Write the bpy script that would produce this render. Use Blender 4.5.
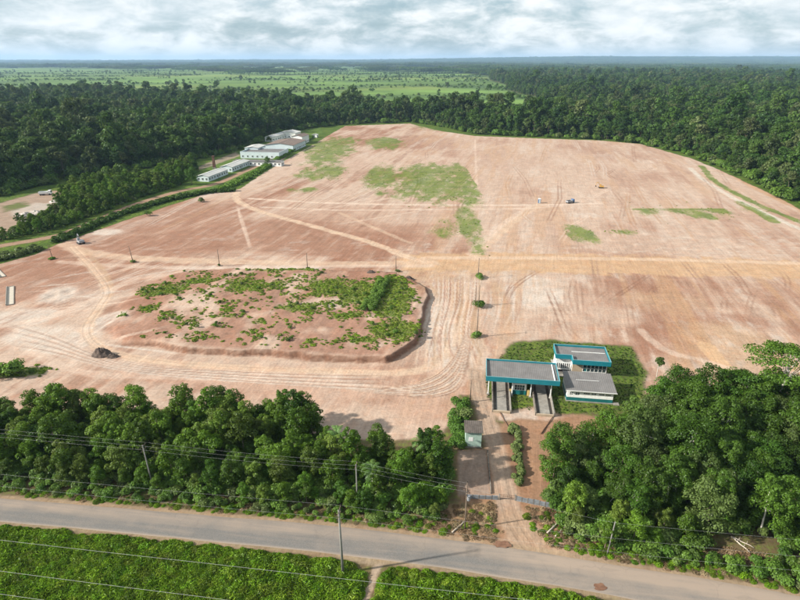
import bpy, math, random
import numpy as np
from mathutils import Vector

# ------------------------------------------------------------------ camera, sky, sun, exposure
for o in list(bpy.data.objects): bpy.data.objects.remove(o)
SC = bpy.context.scene
COL = SC.collection
CAM_H, PITCH, FPX = 70.0, math.radians(23.0), 565.0
cam_d = bpy.data.cameras.new('camera'); cam = bpy.data.objects.new('camera', cam_d); COL.objects.link(cam)
cam.location = (0, 0, CAM_H); cam.rotation_euler = (math.pi/2 - PITCH, 0, 0)
cam_d.sensor_width = 36; cam_d.lens = FPX/800*36; cam_d.clip_start = 0.5; cam_d.clip_end = 80000
SC.camera = cam
SUN_EL, SUN_AZ = math.radians(29), math.atan2(-0.20, -1.0)      # azimuth of the sun, from +X
world = bpy.data.worlds.new('World'); SC.world = world; world.use_nodes = True
sun_d = bpy.data.lights.new('sun', 'SUN'); sun_d.energy = 5.0; sun_d.angle = math.radians(1.5); sun_d.color = (1, .93, .82)
sun = bpy.data.objects.new('sun', sun_d); COL.objects.link(sun)
sdir = Vector((math.cos(SUN_AZ)*math.cos(SUN_EL), math.sin(SUN_AZ)*math.cos(SUN_EL), math.sin(SUN_EL)))
sun.rotation_euler = sdir.to_track_quat('Z', 'Y').to_euler(); sun.location = sdir*300
SC.view_settings.view_transform = 'Standard'; SC.view_settings.look = 'None'
SC.view_settings.exposure = 0.95; SC.view_settings.gamma = 1.0
SC.render.engine = 'CYCLES'
SC.cycles.max_bounces = 4; SC.cycles.diffuse_bounces = 2; SC.cycles.glossy_bounces = 2; SC.cycles.transmission_bounces = 3
SC.cycles.volume_bounces = 0; SC.cycles.transparent_max_bounces = 4
SC.cycles.use_denoising = True

class NT:
    """tiny helper to write node trees"""
    def __init__(s, tree): s.t = tree; s.n = tree.nodes; s.n.clear()
    def __call__(s, kind, ins=None, **kw):
        nd = s.n.new(kind)
        for k, v in kw.items(): setattr(nd, k, v)
        for k, v in (ins or {}).items():
            if isinstance(v, bpy.types.NodeSocket): s.t.links.new(v, nd.inputs[k])
            else: nd.inputs[k].default_value = v
        return nd
    def math(s, op, a, b=None, c=None, clamp=False):
        nd = s.n.new('ShaderNodeMath'); nd.operation = op; nd.use_clamp = clamp
        for i, v in enumerate((a, b, c)):
            if v is None: continue
            if isinstance(v, bpy.types.NodeSocket): s.t.links.new(v, nd.inputs[i])
            else: nd.inputs[i].default_value = v
        return nd.outputs[0]
    def mix(s, f, a, b, blend='MIX'):
        nd = s.n.new('ShaderNodeMix'); nd.data_type = 'RGBA'; nd.blend_type = blend
        for i, v in ((0, f), (6, a), (7, b)):
            if isinstance(v, bpy.types.NodeSocket): s.t.links.new(v, nd.inputs[i])
            else: nd.inputs[i].default_value = v if i == 0 else (*v, 1)[:4]
        return nd.outputs[2]
    def ramp(s, f, a, b, lo=0.0, hi=1.0, interp='SMOOTHSTEP'):
        nd = s.n.new('ShaderNodeMapRange'); nd.interpolation_type = interp
        for i, v in enumerate((f, a, b, lo, hi)):
            if isinstance(v, bpy.types.NodeSocket): s.t.links.new(v, nd.inputs[i])
            else: nd.inputs[i].default_value = v
        return nd.outputs[0]
    def noise(s, vec, scale, detail=4, rough=.55, dist=0.0):
        nd = s('ShaderNodeTexNoise', {'Scale': scale, 'Detail': detail, 'Roughness': rough, 'Distortion': dist})
        if vec is not None: s.t.links.new(vec, nd.inputs['Vector'])
        return nd.outputs[0]
    def vscale(s, vec, sc):
        return s('ShaderNodeVectorMath', {0: vec, 1: sc}, operation='MULTIPLY').outputs[0]

def build_world():
    N = NT(world.node_tree)
    sky = N('ShaderNodeTexSky', sky_type='NISHITA', sun_disc=False)
    sky.sun_elevation = SUN_EL; sky.sun_rotation = math.pi/2 - SUN_AZ
    sky.air_density = 1.0; sky.dust_density = 1.5; sky.ozone_density = 1.5
    gc = N('ShaderNodeNewGeometry').outputs['Incoming']
    d = N.vscale(N('ShaderNodeTexCoord').outputs['Generated'], (1, 1, 1))
    sep = N('ShaderNodeSeparateXYZ', {0: d})
    p = N('ShaderNodeVectorMath', {0: d, 1: (1.0, 1.0, 2.7)}, operation='MULTIPLY').outputs[0]
    big = N.noise(p, 2.2, 3, .5)
    n1 = N.noise(p, 13.0, 9, .60, .25)
    n2 = N.noise(p, 7.0, 6, .55, .2)
    cov = N.math('ADD', N.math('MULTIPLY', n1, .55), N.math('MULTIPLY', big, .6))
    cover = N.ramp(cov, .40, .62)
    tone = N.ramp(N.math('ADD', N.math('MULTIPLY', n2, .55), N.math('MULTIPLY', n1, .55)), .42, .68)
    cloud = N.mix(tone, (3.5, 4.05, 4.3), (5.5, 5.65, 5.65))
    gap = N.mix(.5, N.mix(1.0, sky.outputs[0], (.6, .6, .6), 'MULTIPLY'), (2.3, 3.35, 3.95))
    c = N.mix(cover, gap, cloud)
    low = N.ramp(sep.outputs[2], 0.0, .03, 1, 0)
    c = N.mix(N.math('MULTIPLY', low, .6), c, (3.5, 4.1, 4.35))
    bg = N('ShaderNodeBackground', {'Color': c, 'Strength': 0.1})
    N('ShaderNodeOutputWorld', {'Surface': bg.outputs[0]})
build_world()

# ------------------------------------------------------------------ helpers
rng = np.random.default_rng(7); random.seed(7)
CP, SP = math.cos(PITCH), math.sin(PITCH)
def P(px, py, z=0.0):
    """pixel of the 800x600 photograph -> the point at height z on that line of sight"""
    a = PITCH + math.atan((py-300)/FPX)
    y = (CAM_H-z)/math.tan(a)
    depth = y*CP + (CAM_H-z)*SP
    return ((px-400)/FPX*depth, y)
def PV(lst, z=0.0): return np.array([P(a, b, z) for a, b in lst])

def _hash(ix, iy, seed):
    h = (ix.astype(np.int64)*374761393 + iy.astype(np.int64)*668265263 + seed*974634777) & 0xffffffff
    h = ((h ^ (h >> 13))*1274126177) & 0xffffffff
    return ((h ^ (h >> 16)) & 0xffff)/65535.0
def vn(x, y, seed=0):
    ix = np.floor(x); iy = np.floor(y); fx = x-ix; fy = y-iy
    fx = fx*fx*(3-2*fx); fy = fy*fy*(3-2*fy)
    a = _hash(ix, iy, seed); b = _hash(ix+1, iy, seed); c = _hash(ix, iy+1, seed); d = _hash(ix+1, iy+1, seed)
    return (a+(b-a)*fx)*(1-fy) + (c+(d-c)*fx)*fy
def fbm(x, y, scale, octv=4, seed=0, gain=.5):
    x = np.asarray(x, float)/scale; y = np.asarray(y, float)/scale; s = 0; a = 1; t = 0
    for i in range(octv):
        c, sn = math.cos(.6*i), math.sin(.6*i)
        s = s + a*vn(x*c-y*sn+i*17.3, x*sn+y*c-i*9.1, seed+i); t += a; a *= gain; x = x*2.03; y = y*2.03
    return s/t
def sst(v, a, b):
    t = np.clip((v-a)/(b-a), 0, 1); return t*t*(3-2*t)
def inside(poly, x, y):
    r = np.zeros(np.shape(x), bool); n = len(poly)
    for i in range(n):
        x1, y1 = poly[i]; x2, y2 = poly[(i+1) % n]
        if y1 == y2: continue
        c = ((y1 > y) != (y2 > y)) & (x < (x2-x1)*(y-y1)/(y2-y1)+x1); r ^= c
    return r
def seg_d(pts, x, y, closed=False):
    d = np.full(np.shape(x), 1e9); n = len(pts)
    for i in range(n if closed else n-1):
        ax, ay = pts[i]; bx, by = pts[(i+1) % n]; dx, dy = bx-ax, by-ay; L = dx*dx+dy*dy+1e-9
        t = np.clip(((x-ax)*dx+(y-ay)*dy)/L, 0, 1)
        d = np.minimum(d, np.hypot(x-ax-t*dx, y-ay-t*dy))
    return d
def sdf(poly, x, y):                                   # positive inside
    d = seg_d(poly, x, y, True); return np.where(inside(poly, x, y), d, -d)
def smooth(pts, n=6):
    pts = np.asarray(pts, float); out = []
    for i in range(len(pts)-1):
        p0 = pts[max(i-1, 0)]; p1 = pts[i]; p2 = pts[i+1]; p3 = pts[min(i+2, len(pts)-1)]
        for k in range(n):
            t = k/n
            out.append(.5*((2*p1)+(-p0+p2)*t+(2*p0-5*p1+4*p2-p3)*t*t+(-p0+3*p1-3*p2+p3)*t**3))
    out.append(pts[-1]); return np.array(out)
def jitter(poly, sp, g, keep=1.0):
    poly = np.asarray(poly); x0, y0 = poly.min(0); x1, y1 = poly.max(0)
    gx, gy = np.meshgrid(np.arange(x0, x1, sp), np.arange(y0, y1, sp*.87))
    gx = gx + (np.arange(gx.shape[0]) % 2)[:, None]*sp*.5
    gx = gx.ravel() + g.uniform(-.38, .38, gx.size)*sp; gy = gy.ravel() + g.uniform(-.38, .38, gy.size)*sp
    m = inside(poly, gx, gy) & (g.random(gx.size) < keep)
    return np.c_[gx[m], gy[m]]

# ------------------------------------------------------------------ mesh helpers
def np_mesh(name, v, f, mats=(), smooth_=False, midx=None):
    """v (n,3); f (m,3|4) array or list of arrays"""
    me = bpy.data.meshes.new(name)
    fs = f if isinstance(f, list) else [f]
    fs = [np.asarray(a, np.int32) for a in fs if len(a)]
    v = np.asarray(v, np.float32)
    me.vertices.add(len(v)); me.vertices.foreach_set('co', v.ravel())
    li = np.concatenate([a.ravel() for a in fs]); cnt = np.concatenate([np.full(len(a), a.shape[1], np.int32) for a in fs])
    me.loops.add(len(li)); me.loops.foreach_set('vertex_index', li)
    me.polygons.add(len(cnt)); st = np.zeros(len(cnt), np.int32); st[1:] = np.cumsum(cnt)[:-1]
    me.polygons.foreach_set('loop_start', st); me.polygons.foreach_set('loop_total', cnt)
    if midx is not None: me.polygons.foreach_set('material_index', np.asarray(midx, np.int32))
    me.polygons.foreach_set('use_smooth', np.full(len(cnt), smooth_))
    for m in mats: me.materials.append(m)
    me.update(calc_edges=True); me.validate()
    return me
class MB:
    """collects simple solids, builds one mesh"""
    def __init__(s): s.v = []; s.f = []
    def add(s, verts, faces):
        b = len(s.v); s.v += [tuple(map(float, p)) for p in verts]; s.f += [tuple(i+b for i in q) for q in faces]; return s
    def hexa(s, bot, top):
        return s.add(list(bot)+list(top), [(3, 2, 1, 0), (4, 5, 6, 7), (0, 1, 5, 4), (1, 2, 6, 5), (2, 3, 7, 6), (3, 0, 4, 7)])
    def box(s, x0, y0, z0, x1, y1, z1):
        b = [(x0, y0), (x1, y0), (x1, y1), (x0, y1)]
        return s.hexa([(*q, z0) for q in b], [(*q, z1) for q in b])
    def tube(s, pts, rad, n=6, cap=True):
        pts = [Vector(p) for p in pts]; rads = rad if hasattr(rad, '__len__') else [rad]*len(pts); rings = []; b = len(s.v)
        for i, p in enumerate(pts):
            d = (pts[min(i+1, len(pts)-1)]-pts[max(i-1, 0)]).normalized()
            a = d.cross(Vector((0, 0, 1)) if abs(d.z) < .9 else Vector((1, 0, 0))).normalized(); c = d.cross(a)
            for k in range(n):
                t = 2*math.pi*k/n; s.v.append(tuple(p+(a*math.cos(t)+c*math.sin(t))*rads[i]))
        for i in range(len(pts)-1):
            for k in range(n):
                s.f.append((b+i*n+k, b+(i+1)*n+k, b+(i+1)*n+(k+1) % n, b+i*n+(k+1) % n))
        if cap:
            s.f.append(tuple(b+k for k in range(n))); e = b+(len(pts)-1)*n; s.f.append(tuple(e+n-1-k for k in range(n)))
        return s
    def mesh(s, name, mat, sm=False):
        me = bpy.data.meshes.new(name); me.from_pydata(s.v, [], s.f); me.materials.append(mat)
        if sm: me.polygons.foreach_set('use_smooth', [True]*len(me.polygons))
        me.update(); return me
    def build(s, name, mat, parent=None, sm=False):
        return link(name, s.mesh(name, mat, sm), parent)
def link(name, data, parent=None, loc=None, rz=None, sc=None):
    o = bpy.data.objects.new(name, data); COL.objects.link(o)
    if parent: o.parent = parent
    if loc is not None: o.location = loc
    if rz is not None: o.rotation_euler = (0, 0, rz)
    if sc is not None: o.scale = sc if hasattr(sc, '__len__') else (sc, sc, sc)
    return o
def tag(o, label=None, cat=None, group=None, kind=None):
    if label: o['label'] = label
    if cat: o['category'] = cat
    if group: o['group'] = group
    if kind: o['kind'] = kind
    return o
def thing(name, label, cat, loc=(0, 0, 0), rz=0, group=None, sc=None):
    return tag(link(name, None, None, loc, rz, sc), label, cat, group)

# ------------------------------------------------------------------ materials
def principled(name, fn, rough=.8, spec=.3, bump=None):
    m = bpy.data.materials.new(name); m.use_nodes = True; N = NT(m.node_tree)
    pos = N('ShaderNodeNewGeometry').outputs['Position']
    obj = N('ShaderNodeTexCoord').outputs['Object']
    c = fn(N, pos, obj) if callable(fn) else None
    b = N('ShaderNodeBsdfPrincipled', {'Roughness': rough, 'Specular IOR Level': spec})
    if c is None: b.inputs['Base Color'].default_value = (*fn, 1)
    else: N.t.links.new(c, b.inputs['Base Color'])
    if bump:
        h = bump(N, pos, obj); bp = N('ShaderNodeBump', {'Height': h[0], 'Strength': h[1], 'Distance': h[2]})
        N.t.links.new(bp.outputs[0], b.inputs['Normal'])
    N('ShaderNodeOutputMaterial', {'Surface': b.outputs[0]}); return m
def worn(name, col, var=.25, dirt=(.30, .22, .16), dirt_amt=.35, rough=.75, spec=.3, sc=1.0):
    def fn(N, pos, obj):
        a = N.noise(obj, .9*sc, 5, .6); b = N.noise(N.vscale(obj, (3*sc, 3*sc, .4*sc)), 1.2, 4, .6)
        c = N.mix(N.ramp(a, .3, .7), [x*(1-var) for x in col], [min(1, x*(1+var*.5)) for x in col])
        return N.mix(N.math('MULTIPLY', N.ramp(b, .52, .75), dirt_amt), c, dirt)
    return principled(name, fn, rough, spec)
def leaf_mat(name, c1, c2, c3, trans=.3):
    m = bpy.data.materials.new(name); m.use_nodes = True; N = NT(m.node_tree)
    rnd = N('ShaderNodeObjectInfo').outputs['Random']; isl = N('ShaderNodeNewGeometry').outputs['Random Per Island']
    c = N.mix(N.ramp(rnd, .0, .55, interp='LINEAR'), c1, c2)
    c = N.mix(N.ramp(N.math('FRACT', N.math('MULTIPLY', rnd, 7.31)), .62, 1.0, interp='LINEAR'), c, c3)
    val = N.math('MULTIPLY', N.ramp(isl, 0, 1, .62, 1.38, 'LINEAR'), N.ramp(N.math('FRACT', N.math('MULTIPLY', rnd, 13.7)), 0, 1, .62, 1.42, 'LINEAR'))
    c = N.mix(1.0, c, N('ShaderNodeCombineXYZ', {0: val, 1: val, 2: val}).outputs[0], 'MULTIPLY')
    d = N('ShaderNodeBsdfDiffuse', {'Color': c}); tr = N('ShaderNodeBsdfTranslucent', {'Color': N.mix(.5, c, (.16, .22, .03))})
    g = N('ShaderNodeBsdfGlossy', {'Roughness': .45, 'Color': (.8, .85, .9, 1)})
    s1 = N('ShaderNodeMixShader', {0: trans, 1: d.outputs[0], 2: tr.outputs[0]})
    s2 = N('ShaderNodeMixShader', {0: .014, 1: s1.outputs[0], 2: g.outputs[0]})
    N('ShaderNodeOutputMaterial', {'Surface': s2.outputs[0]}); return m
M = {}
M['thicket'] = leaf_mat('thicket_leaf', (.040, .100, .006), (.072, .138, .009), (.100, .140, .022))
M['grove'] = leaf_mat('grove_leaf', (.030, .078, .007), (.052, .104, .010), (.070, .100, .028))
M['forest'] = leaf_mat('forest_leaf', (.022, .056, .009), (.042, .084, .011), (.080, .102, .034), .22)
M['weed'] = leaf_mat('weed_leaf', (.085, .195, .006), (.125, .225, .010), (.165, .225, .020), .35)
M['scrub'] = leaf_mat('scrub_leaf', (.058, .125, .015), (.080, .145, .020), (.110, .140, .045), .3)
M['turf'] = leaf_mat('turf_leaf', (.120, .215, .012), (.175, .250, .022), (.220, .250, .050), .40)
M['dry'] = leaf_mat('dry_leaf', (.16, .10, .055), (.20, .14, .08), (.24, .19, .11), .15)
M['palm'] = leaf_mat('palm_leaf', (.060, .130, .030), (.080, .150, .035), (.120, .165, .060), .25)
M['bark'] = worn('bark', (.20, .16, .12), .4, (.10, .08, .06), .5, .9, .1)
M['palebark'] = worn('pale_bark', (.50, .47, .42), .3, (.25, .22, .18), .5, .85, .1)
M['deadwood'] = worn('dead_wood', (.42, .37, .31), .3, (.2, .16, .12), .5, .9, .1)
M['concrete'] = worn('concrete', (.24, .225, .20), .25, (.20, .16, .12), .5, .9, .2)
M['grimy'] = worn('grimy_concrete', (.19, .165, .14), .4, (.07, .08, .06), .7, .92, .15)
M['polecon'] = worn('pole_concrete', (.20, .195, .18), .2, (.16, .14, .12), .4, .9, .2)
M['polewood'] = worn('pole_wood', (.17, .13, .10), .3, (.08, .06, .05), .4, .9, .1)
M['wire'] = principled('wire_metal', (.42, .43, .43), .5, .4)
M['teal'] = worn('teal_paint', (.010, .170, .215), .12, (.10, .14, .13), .25, .45, .4, .5)
M['coping'] = worn('coping_paint', (.16, .30, .33), .12, (.12, .14, .13), .3, .6, .3)
M['tealdark'] = worn('dark_teal_paint', (.010, .130, .135), .15, (.08, .10, .09), .3, .5, .4)
M['white'] = worn('white_paint', (.74, .75, .74), .08, (.42, .38, .32), .4, .6, .3, .6)
M['bluewhite'] = worn('pale_blue_paint', (.52, .60, .63), .08, (.40, .42, .40), .3, .6, .3, .4)
M['tan'] = worn('tan_paint', (.36, .29, .21), .15, (.25, .18, .12), .4, .7, .3)
M['ochre'] = worn('ochre_paint', (.50, .36, .14), .15, (.25, .18, .12), .4, .7, .3)
M['glass'] = principled('window_glass', (.035, .05, .06), .08, .6)
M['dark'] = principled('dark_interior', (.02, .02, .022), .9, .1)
M['brick'] = worn('brick_red', (.13, .070, .050), .3, (.08, .06, .05), .5, .9, .15)
M['rust'] = worn('rusty_steel', (.13, .075, .05), .4, (.22, .11, .06), .6, .9, .2)
M['palegreen'] = worn('pale_green_paint', (.34, .46, .40), .2, (.25, .24, .18), .75, .7, .2, 1.6)
M['brownroof'] = worn('brown_fibre_roof', (.165, .125, .105), .2, (.14, .10, .08), .4, .9, .2, .4)
M['darkroof'] = worn('dark_fibre_roof', (.10, .085, .075), .3, (.05, .04, .035), .5, .9, .2)
M['greyroof'] = worn('grey_fibre_roof', (.150, .144, .142), .16, (.15, .125, .11), .45, .85, .25, .5)
M['whiteroof'] = worn('white_metal_roof', (.44, .44, .42), .12, (.40, .34, .27), .45, .6, .3, .25)
M['yellow'] = worn('yellow_paint', (.42, .24, .06), .2, (.25, .16, .1), .4, .5, .4)
M['blue'] = worn('blue_paint', (.06, .13, .27), .2, (.2, .18, .16), .2, .5, .4)
M['greypaint'] = worn('grey_paint', (.24, .25, .27), .15, (.2, .17, .14), .4, .6, .4)
M['black'] = principled('black_rubber', (.025, .025, .025), .8, .3)
M['block'] = worn('bluish_block', (.17, .185, .20), .25, (.12, .11, .10), .5, .9, .2, 2)
M['soil'] = principled('dark_soil', lambda N, p, o: N.mix(N.ramp(N.noise(o, 1.5, 6, .7), .3, .7), (.05, .04, .035), (.13, .10, .085)), .95, .1)
M['rubble'] = principled('pale_rubble', lambda N, p, o: N.mix(N.ramp(N.noise(o, 1.2, 6, .7), .35, .65), (.24, .21, .19), (.52, .48, .44)), .95, .1)

# ------------------------------------------------------------------ layout of the land (world metres)
PLATEAU = PV([(150, 348), (215, 354), (300, 359), (358, 363), (385, 362), (404, 353), (418, 344), (423, 322), (427, 291), (408, 282), (398, 275),
              (300, 272), (185, 270), (150, 281), (118, 304), (98, 328), (112, 342)])
FIELD = PV([(-80, 500), (-80, 268), (0, 264), (36, 254), (62, 243), (100, 229), (165, 207), (206, 194), (240, 189), (262, 174), (300, 152),
            (345, 126), (410, 123.5), (440, 131), (475, 136), (540, 138.5), (600, 140.5), (640, 144), (690, 158), (720, 170), (762, 190),
            (800, 209), (880, 250), (880, 500)])
CLEARING = PV([(-90, 250), (-90, 205), (0, 203), (40, 192), (66, 190), (74, 196), (60, 208), (24, 226), (0, 240)])
PASTURE = np.array([P(-150, 88, 22), P(0, 87, 22), P(100, 85, 22), P(200, 90, 22), P(330, 94, 22), P(420, 99, 22), P(500, 104, 22), P(543, 104, 20),
                    P(528, 96), P(500, 86), P(487, 80), P(476, 74), P(455, 69.0), P(330, 66.2), P(200, 65.4), P(100, 65.2), P(0, 65.0), P(-200, 64.8)])
PASTURE2 = PV([(735, 76), (900, 77), (900, 73.4), (790, 72), (735, 73)])
BACK_EDGE = [(195, 160), (235, 151), (262, 142), (290, 131), (318, 127), (345, 124.5), (410, 122), (440, 126), (475, 134), (540, 137), (600, 139.5), (640, 143),
             (690, 155), (716, 165), (745, 177), (772, 190), (800, 205), (900, 250), (960, 285)]
LANE = smooth(PV([(-90, 262), (0, 246), (40, 239), (66, 233), (100, 219), (140, 203), (180, 191), (215, 184), (245, 171), (268, 161), (284, 152), (297, 143), (306, 138)]))
ROAD_UP = smooth(PV([(-300, 478), (-150, 487), (0, 498), (100, 506), (200, 514.5), (330, 525), (440, 538), (520, 548.5), (590, 560), (690, 576), (760, 588), (800, 596), (900, 616), (1100, 660)]), 4)
ROAD_DN = smooth(PV([(-300, 497), (-150, 508), (0, 522), (100, 531), (200, 541), (330, 554), (440, 568), (520, 580.5), (590, 592), (690, 612), (760, 627), (800, 636), (900, 660), (1100, 715)]), 4)
DRIVE = smooth(PV([(476, 372), (479, 392), (486, 415), (494, 440), (500, 465), (506, 495), (513, 520), (528, 545)]))
FOOTPATH = smooth(PV([(385, 560), (377, 568), (372, 582), (364, 602), (356, 625)]))
ST_ANG = math.radians(-8); ST_O = np.array([19.2, 109.3])
def ST(u, v):
    c, s = math.cos(ST_ANG), math.sin(ST_ANG); return (ST_O[0]+u*c-v*s, ST_O[1]+u*s+v*c)

def height(x, y):
    x = np.asarray(x, float); y = np.asarray(y, float)
    z = .10*(fbm(x, y, 14, 4, 3)-.5)
    near = 1-sst(y, 700, 1100)
    wob = 2.4*(fbm(x, y, 4.6, 4, 5, .55)-.5)+3.0*(fbm(x, y, 11, 2, 6)-.5)
    m = (x > -130) & (x < 30) & (y > 100) & (y < 230)
    s = np.full(x.shape, -50.0)
    if m.any(): s[m] = sdf(PLATEAU, x[m], y[m])
    lx = sst(x, -88, -58)                                           # the left end of the raised plot runs out gently
    z = z + (.5+.95*lx)*sst(s+wob*.75, -.15, .45+(1-lx)*4)*(.75+.5*fbm(x, y, 9, 3, 7)) * (1-.5*sst(y, 185, 205))
    rough = sst(s, 0, 3)
    z = z + rough*.55*(fbm(x, y, 3.5, 5, 8, .6)-.45)
    # berm along the left pile and churned ground
    z = z + .9*np.exp(-(((x+112)/9)**2+((y-168)/9)**2))*(fbm(x, y, 3, 3, 9)-.2)
    far = sst(y, 1300, 5000)
    z = z + far*26*(fbm(x, y, 2600, 3, 21)-.5) + (sst(y, 1000, 2200))*8*(fbm(x, y, 500, 2, 22)-.5)
    z = z + sst(y, 9000, 14000)*(40+60*fbm(x, y*0.2, 5200, 3, 23))*sst(x, -1500, 4500)
    z = z + sst(y, 11000, 15000)*(30+25*fbm(x, y*.3, 4200, 2, 24))
    # station lot lies level
    return z*1.0

def build_ground():
    xs = [0.0]
    while xs[-1] < 45000:
        x = xs[-1]; xs.append(x + ((.40 if x < 112 else .62 if x < 175 else 1.0) if x < 345 else (x-345)*.14+1.2))
    xs = np.array(xs); xs = np.r_[-xs[:0:-1], xs]
    ys = [12.0]
    while ys[-1] < 46000:
        y = ys[-1]; ys.append(y + (2 if y < 44 else .4 if y < 105 else y*.0035 if y < 720 else y*.02 if y < 1500 else y*.05))
    ys = np.array([-4000, -400, -40] + ys)
    X, Y = np.meshgrid(xs, ys); x = X.ravel(); y = Y.ravel(); n = len(x)
    z = height(x, y)
    V = np.c_[x, y, z]
    nx, ny = len(xs), len(ys)
    i = np.arange(nx-1)[None, :] + np.arange(ny-1)[:, None]*nx
    F = np.stack([i, i+1, i+1+nx, i+nx], -1).reshape(-1, 4)
    # ---- soil colours: what the earth itself is made of
    col = np.empty((n, 3)); veg = np.zeros(n); trk = np.full(n, 9.0)
    floor_ = np.array([.055, .060, .028]); past = np.array([.105, .178, .038])
    nf = fbm(x, y, 30, 4, 31)
    col[:] = floor_*.7*(.7+.6*nf)[:, None]; veg[:] = .62
    pm = (sst(sdf(PASTURE, x, y)+150*(fbm(x, y, 240, 4, 33)-.5), -15, 15))
    pm = np.maximum(pm, sst(sdf(PASTURE2, x, y)+300*(fbm(x, y, 500, 3, 34)-.5), -60, 60))
    pn = fbm(x, y, 260, 5, 35, .6)
    pc = past[None]*(.45+.75*pn+1.1*(fbm(x*.30, y, 90, 4, 30, .6)-.38))[:, None] + np.array([.045, .028, .008])*sst(fbm(x, y, 420, 4, 36, .6), .52, .72)[:, None]
    sc_ = sst(fbm(x*.4, y, 120, 5, 29, .65), .50, .64)[:, None]; pc = pc*(1-.6*sc_)+np.array([.030, .058, .018])*.6*sc_
    col = col*(1-pm[:, None])+pc*pm[:, None]; veg = veg*(1-pm)
    near = (y > 0) & (y < 760) & (np.abs(x) < 420)
    xn, yn = x[near], y[near]
    w = 2.2*(fbm(xn, yn, 7, 3, 37)-.5)
    fm = sst(sdf(FIELD, xn, yn)+w, -.5, .5)
    red = np.array([.345, .195, .140]); pale = np.array([.560, .445, .375]); och = np.array([.520, .375, .265]); white = np.array([.640, .590, .550]); rose = np.array([.455, .308, .240])
    cr, sr = math.cos(math.radians(13)), math.sin(math.radians(13)); xr = xn*cr-yn*sr; yr = xn*sr+yn*cr      # the grader's passes run 13 degrees off the view
    st1 = fbm(xr, yr*.09, 3.2, 4, 41, .6); st2 = fbm(xr, yr*.14, 14, 4, 42, .55); bl = fbm(xn, yn, 46, 4, 43, .55); bl2 = fbm(xn, yn*.6, 18, 4, 44, .55)
    # far half of the field: raked streaks that run away from the viewer
    t = np.clip(.57+1.25*(bl-.5)+1.0*(st2-.5)+.75*(st1-.5), 0, 1)
    dirt = red[None]*(1-sst(t, .12, .46))[:, None] + rose[None]*(sst(t, .12, .46)*(1-sst(t, .36, .70)))[:, None] + pale[None]*(sst(t, .36, .70))[:, None]
    def blend(dst, c, m): return dst*(1-m[:, None])+np.asarray(c)[None]*m[:, None]
    def blob(px, py, rx, ry):
        cx, cy = P(px, py); ex = abs(P(px+rx, py)[0]-cx); ey = .5*(P(px, py-ry)[1]-P(px, py+ry)[1])
        return np.exp(-(((xn-cx)/ex)**2+((yn-cy)/ey)**2))
    def patch(lst, lo=.30, hi=.62, sc=9, seed=51, stretch=.35):
        b = np.zeros(len(xn))
        for a in lst: b = np.maximum(b, blob(*a[:4])*(a[4] if len(a) > 4 else 1))
        return sst(b*(.35+1.1*fbm(xn, yn*stretch, sc, 4, seed, .6)), lo, hi)
    dirt = blend(dirt, rose, .65*patch([(330, 225, 120, 22), (200, 225, 90, 18), (290, 245, 90, 10)], .25, .6, 16, 49))
    dirt = blend(dirt, red, .75*patch([(160, 215, 75, 16), (270, 232, 90, 14), (150, 245, 70, 10), (360, 240, 60, 10), (60, 275, 50, 10), (420, 142, 45, 8), (200, 240, 60, 14), (310, 248, 60, 8), (20, 290, 40, 14)], .22, .55, 14, 51))
    dirt = blend(dirt, red*1.05, .70*patch([(130, 310, 30, 16), (690, 335, 34, 22), (730, 322, 40, 10), (640, 348, 30, 8)], .22, .6, 12, 52, .5))
    dirt = blend(dirt, pale, .70*patch([(550, 165, 70, 25), (520, 230, 55, 20), (620, 240, 70, 15), (560, 215, 60, 14), (330, 165, 70, 18), (410, 215, 50, 10), (700, 250, 80, 10), (540, 300, 70, 26), (600, 315, 60, 14), (250, 180, 40, 20)], .25, .65, 12, 53, .2))
    dirt = blend(dirt, white, .80*patch([(440, 330, 17, 48), (50, 335, 55, 14), (60, 295, 24, 12, .8), (20, 318, 40, 12), (110, 320, 22, 9), (245, 268, 90, 3.2), (60, 345, 40, 10), (105, 232, 22, 4), (555, 190, 14, 3), (585, 215, 18, 3), (530, 295, 45, 16, .8), (530, 280, 26, 10, .8)], .28, .6, 7, 54, .4))
    dirt = blend(dirt, och, .8*patch([(466, 320, 13, 52), (500, 300, 10, 30, .8), (450, 272, 60, 9), (410, 290, 18, 10), (735, 345, 60, 30, .8), (660, 300, 60, 18, .6), (720, 190, 30, 14, .7)], .25, .6, 9, 55, .3))
    dirt = blend(dirt, rose*1.15, .7*patch([(330, 385, 150, 22), (430, 400, 50, 26), (180, 375, 90, 9)], .2, .6, 9, 56, 1))
    yf = .40-.30*sst(yn, 185, 240); mo = fbm(xr, yr*yf, 5.0, 5, 46, .62); mo2 = fbm(xr*.8, yr*.10, 2.2, 4, 47, .65); mo3 = fbm(xn, yn, 24, 4, 48, .6)
    dirt = blend(dirt, white, .50*sst(mo+.5*(mo3-.5), .56, .78)*(.55+.45*sst(xn, -30, 20))); dirt = blend(dirt, red*.92, .50*sst(1-mo-.7*(mo3-.5), .56, .76)*(1-.55*sst(xn, -10, 60))); dirt = blend(dirt, pale*1.05, .35*sst(mo2, .58, .75)); dirt = blend(dirt, red*.8, .35*sst(1-mo2, .60, .76))
    orange = np.array([.50, .325, .205]); ow = fbm(xr*.9, yr*.07, 4.5, 4, 40, .6)
    dirt = blend(dirt, orange, .65*sst(ow+.25*(bl-.5), .54, .70)*sst(xn, -20, 50)); dirt = blend(dirt, pale*1.04, .40*sst(xn, -10, 60)*sst(yn, 150, 260))
    sp = sdf(PLATEAU, xn, yn); dirt = blend(dirt, red*np.array([.98, .93, .92])*1.0, .78*sst(sp, -.5, 2.5)*sst(fbm(xn, yn*.7, 7, 4, 45), .25, .55))
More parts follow.
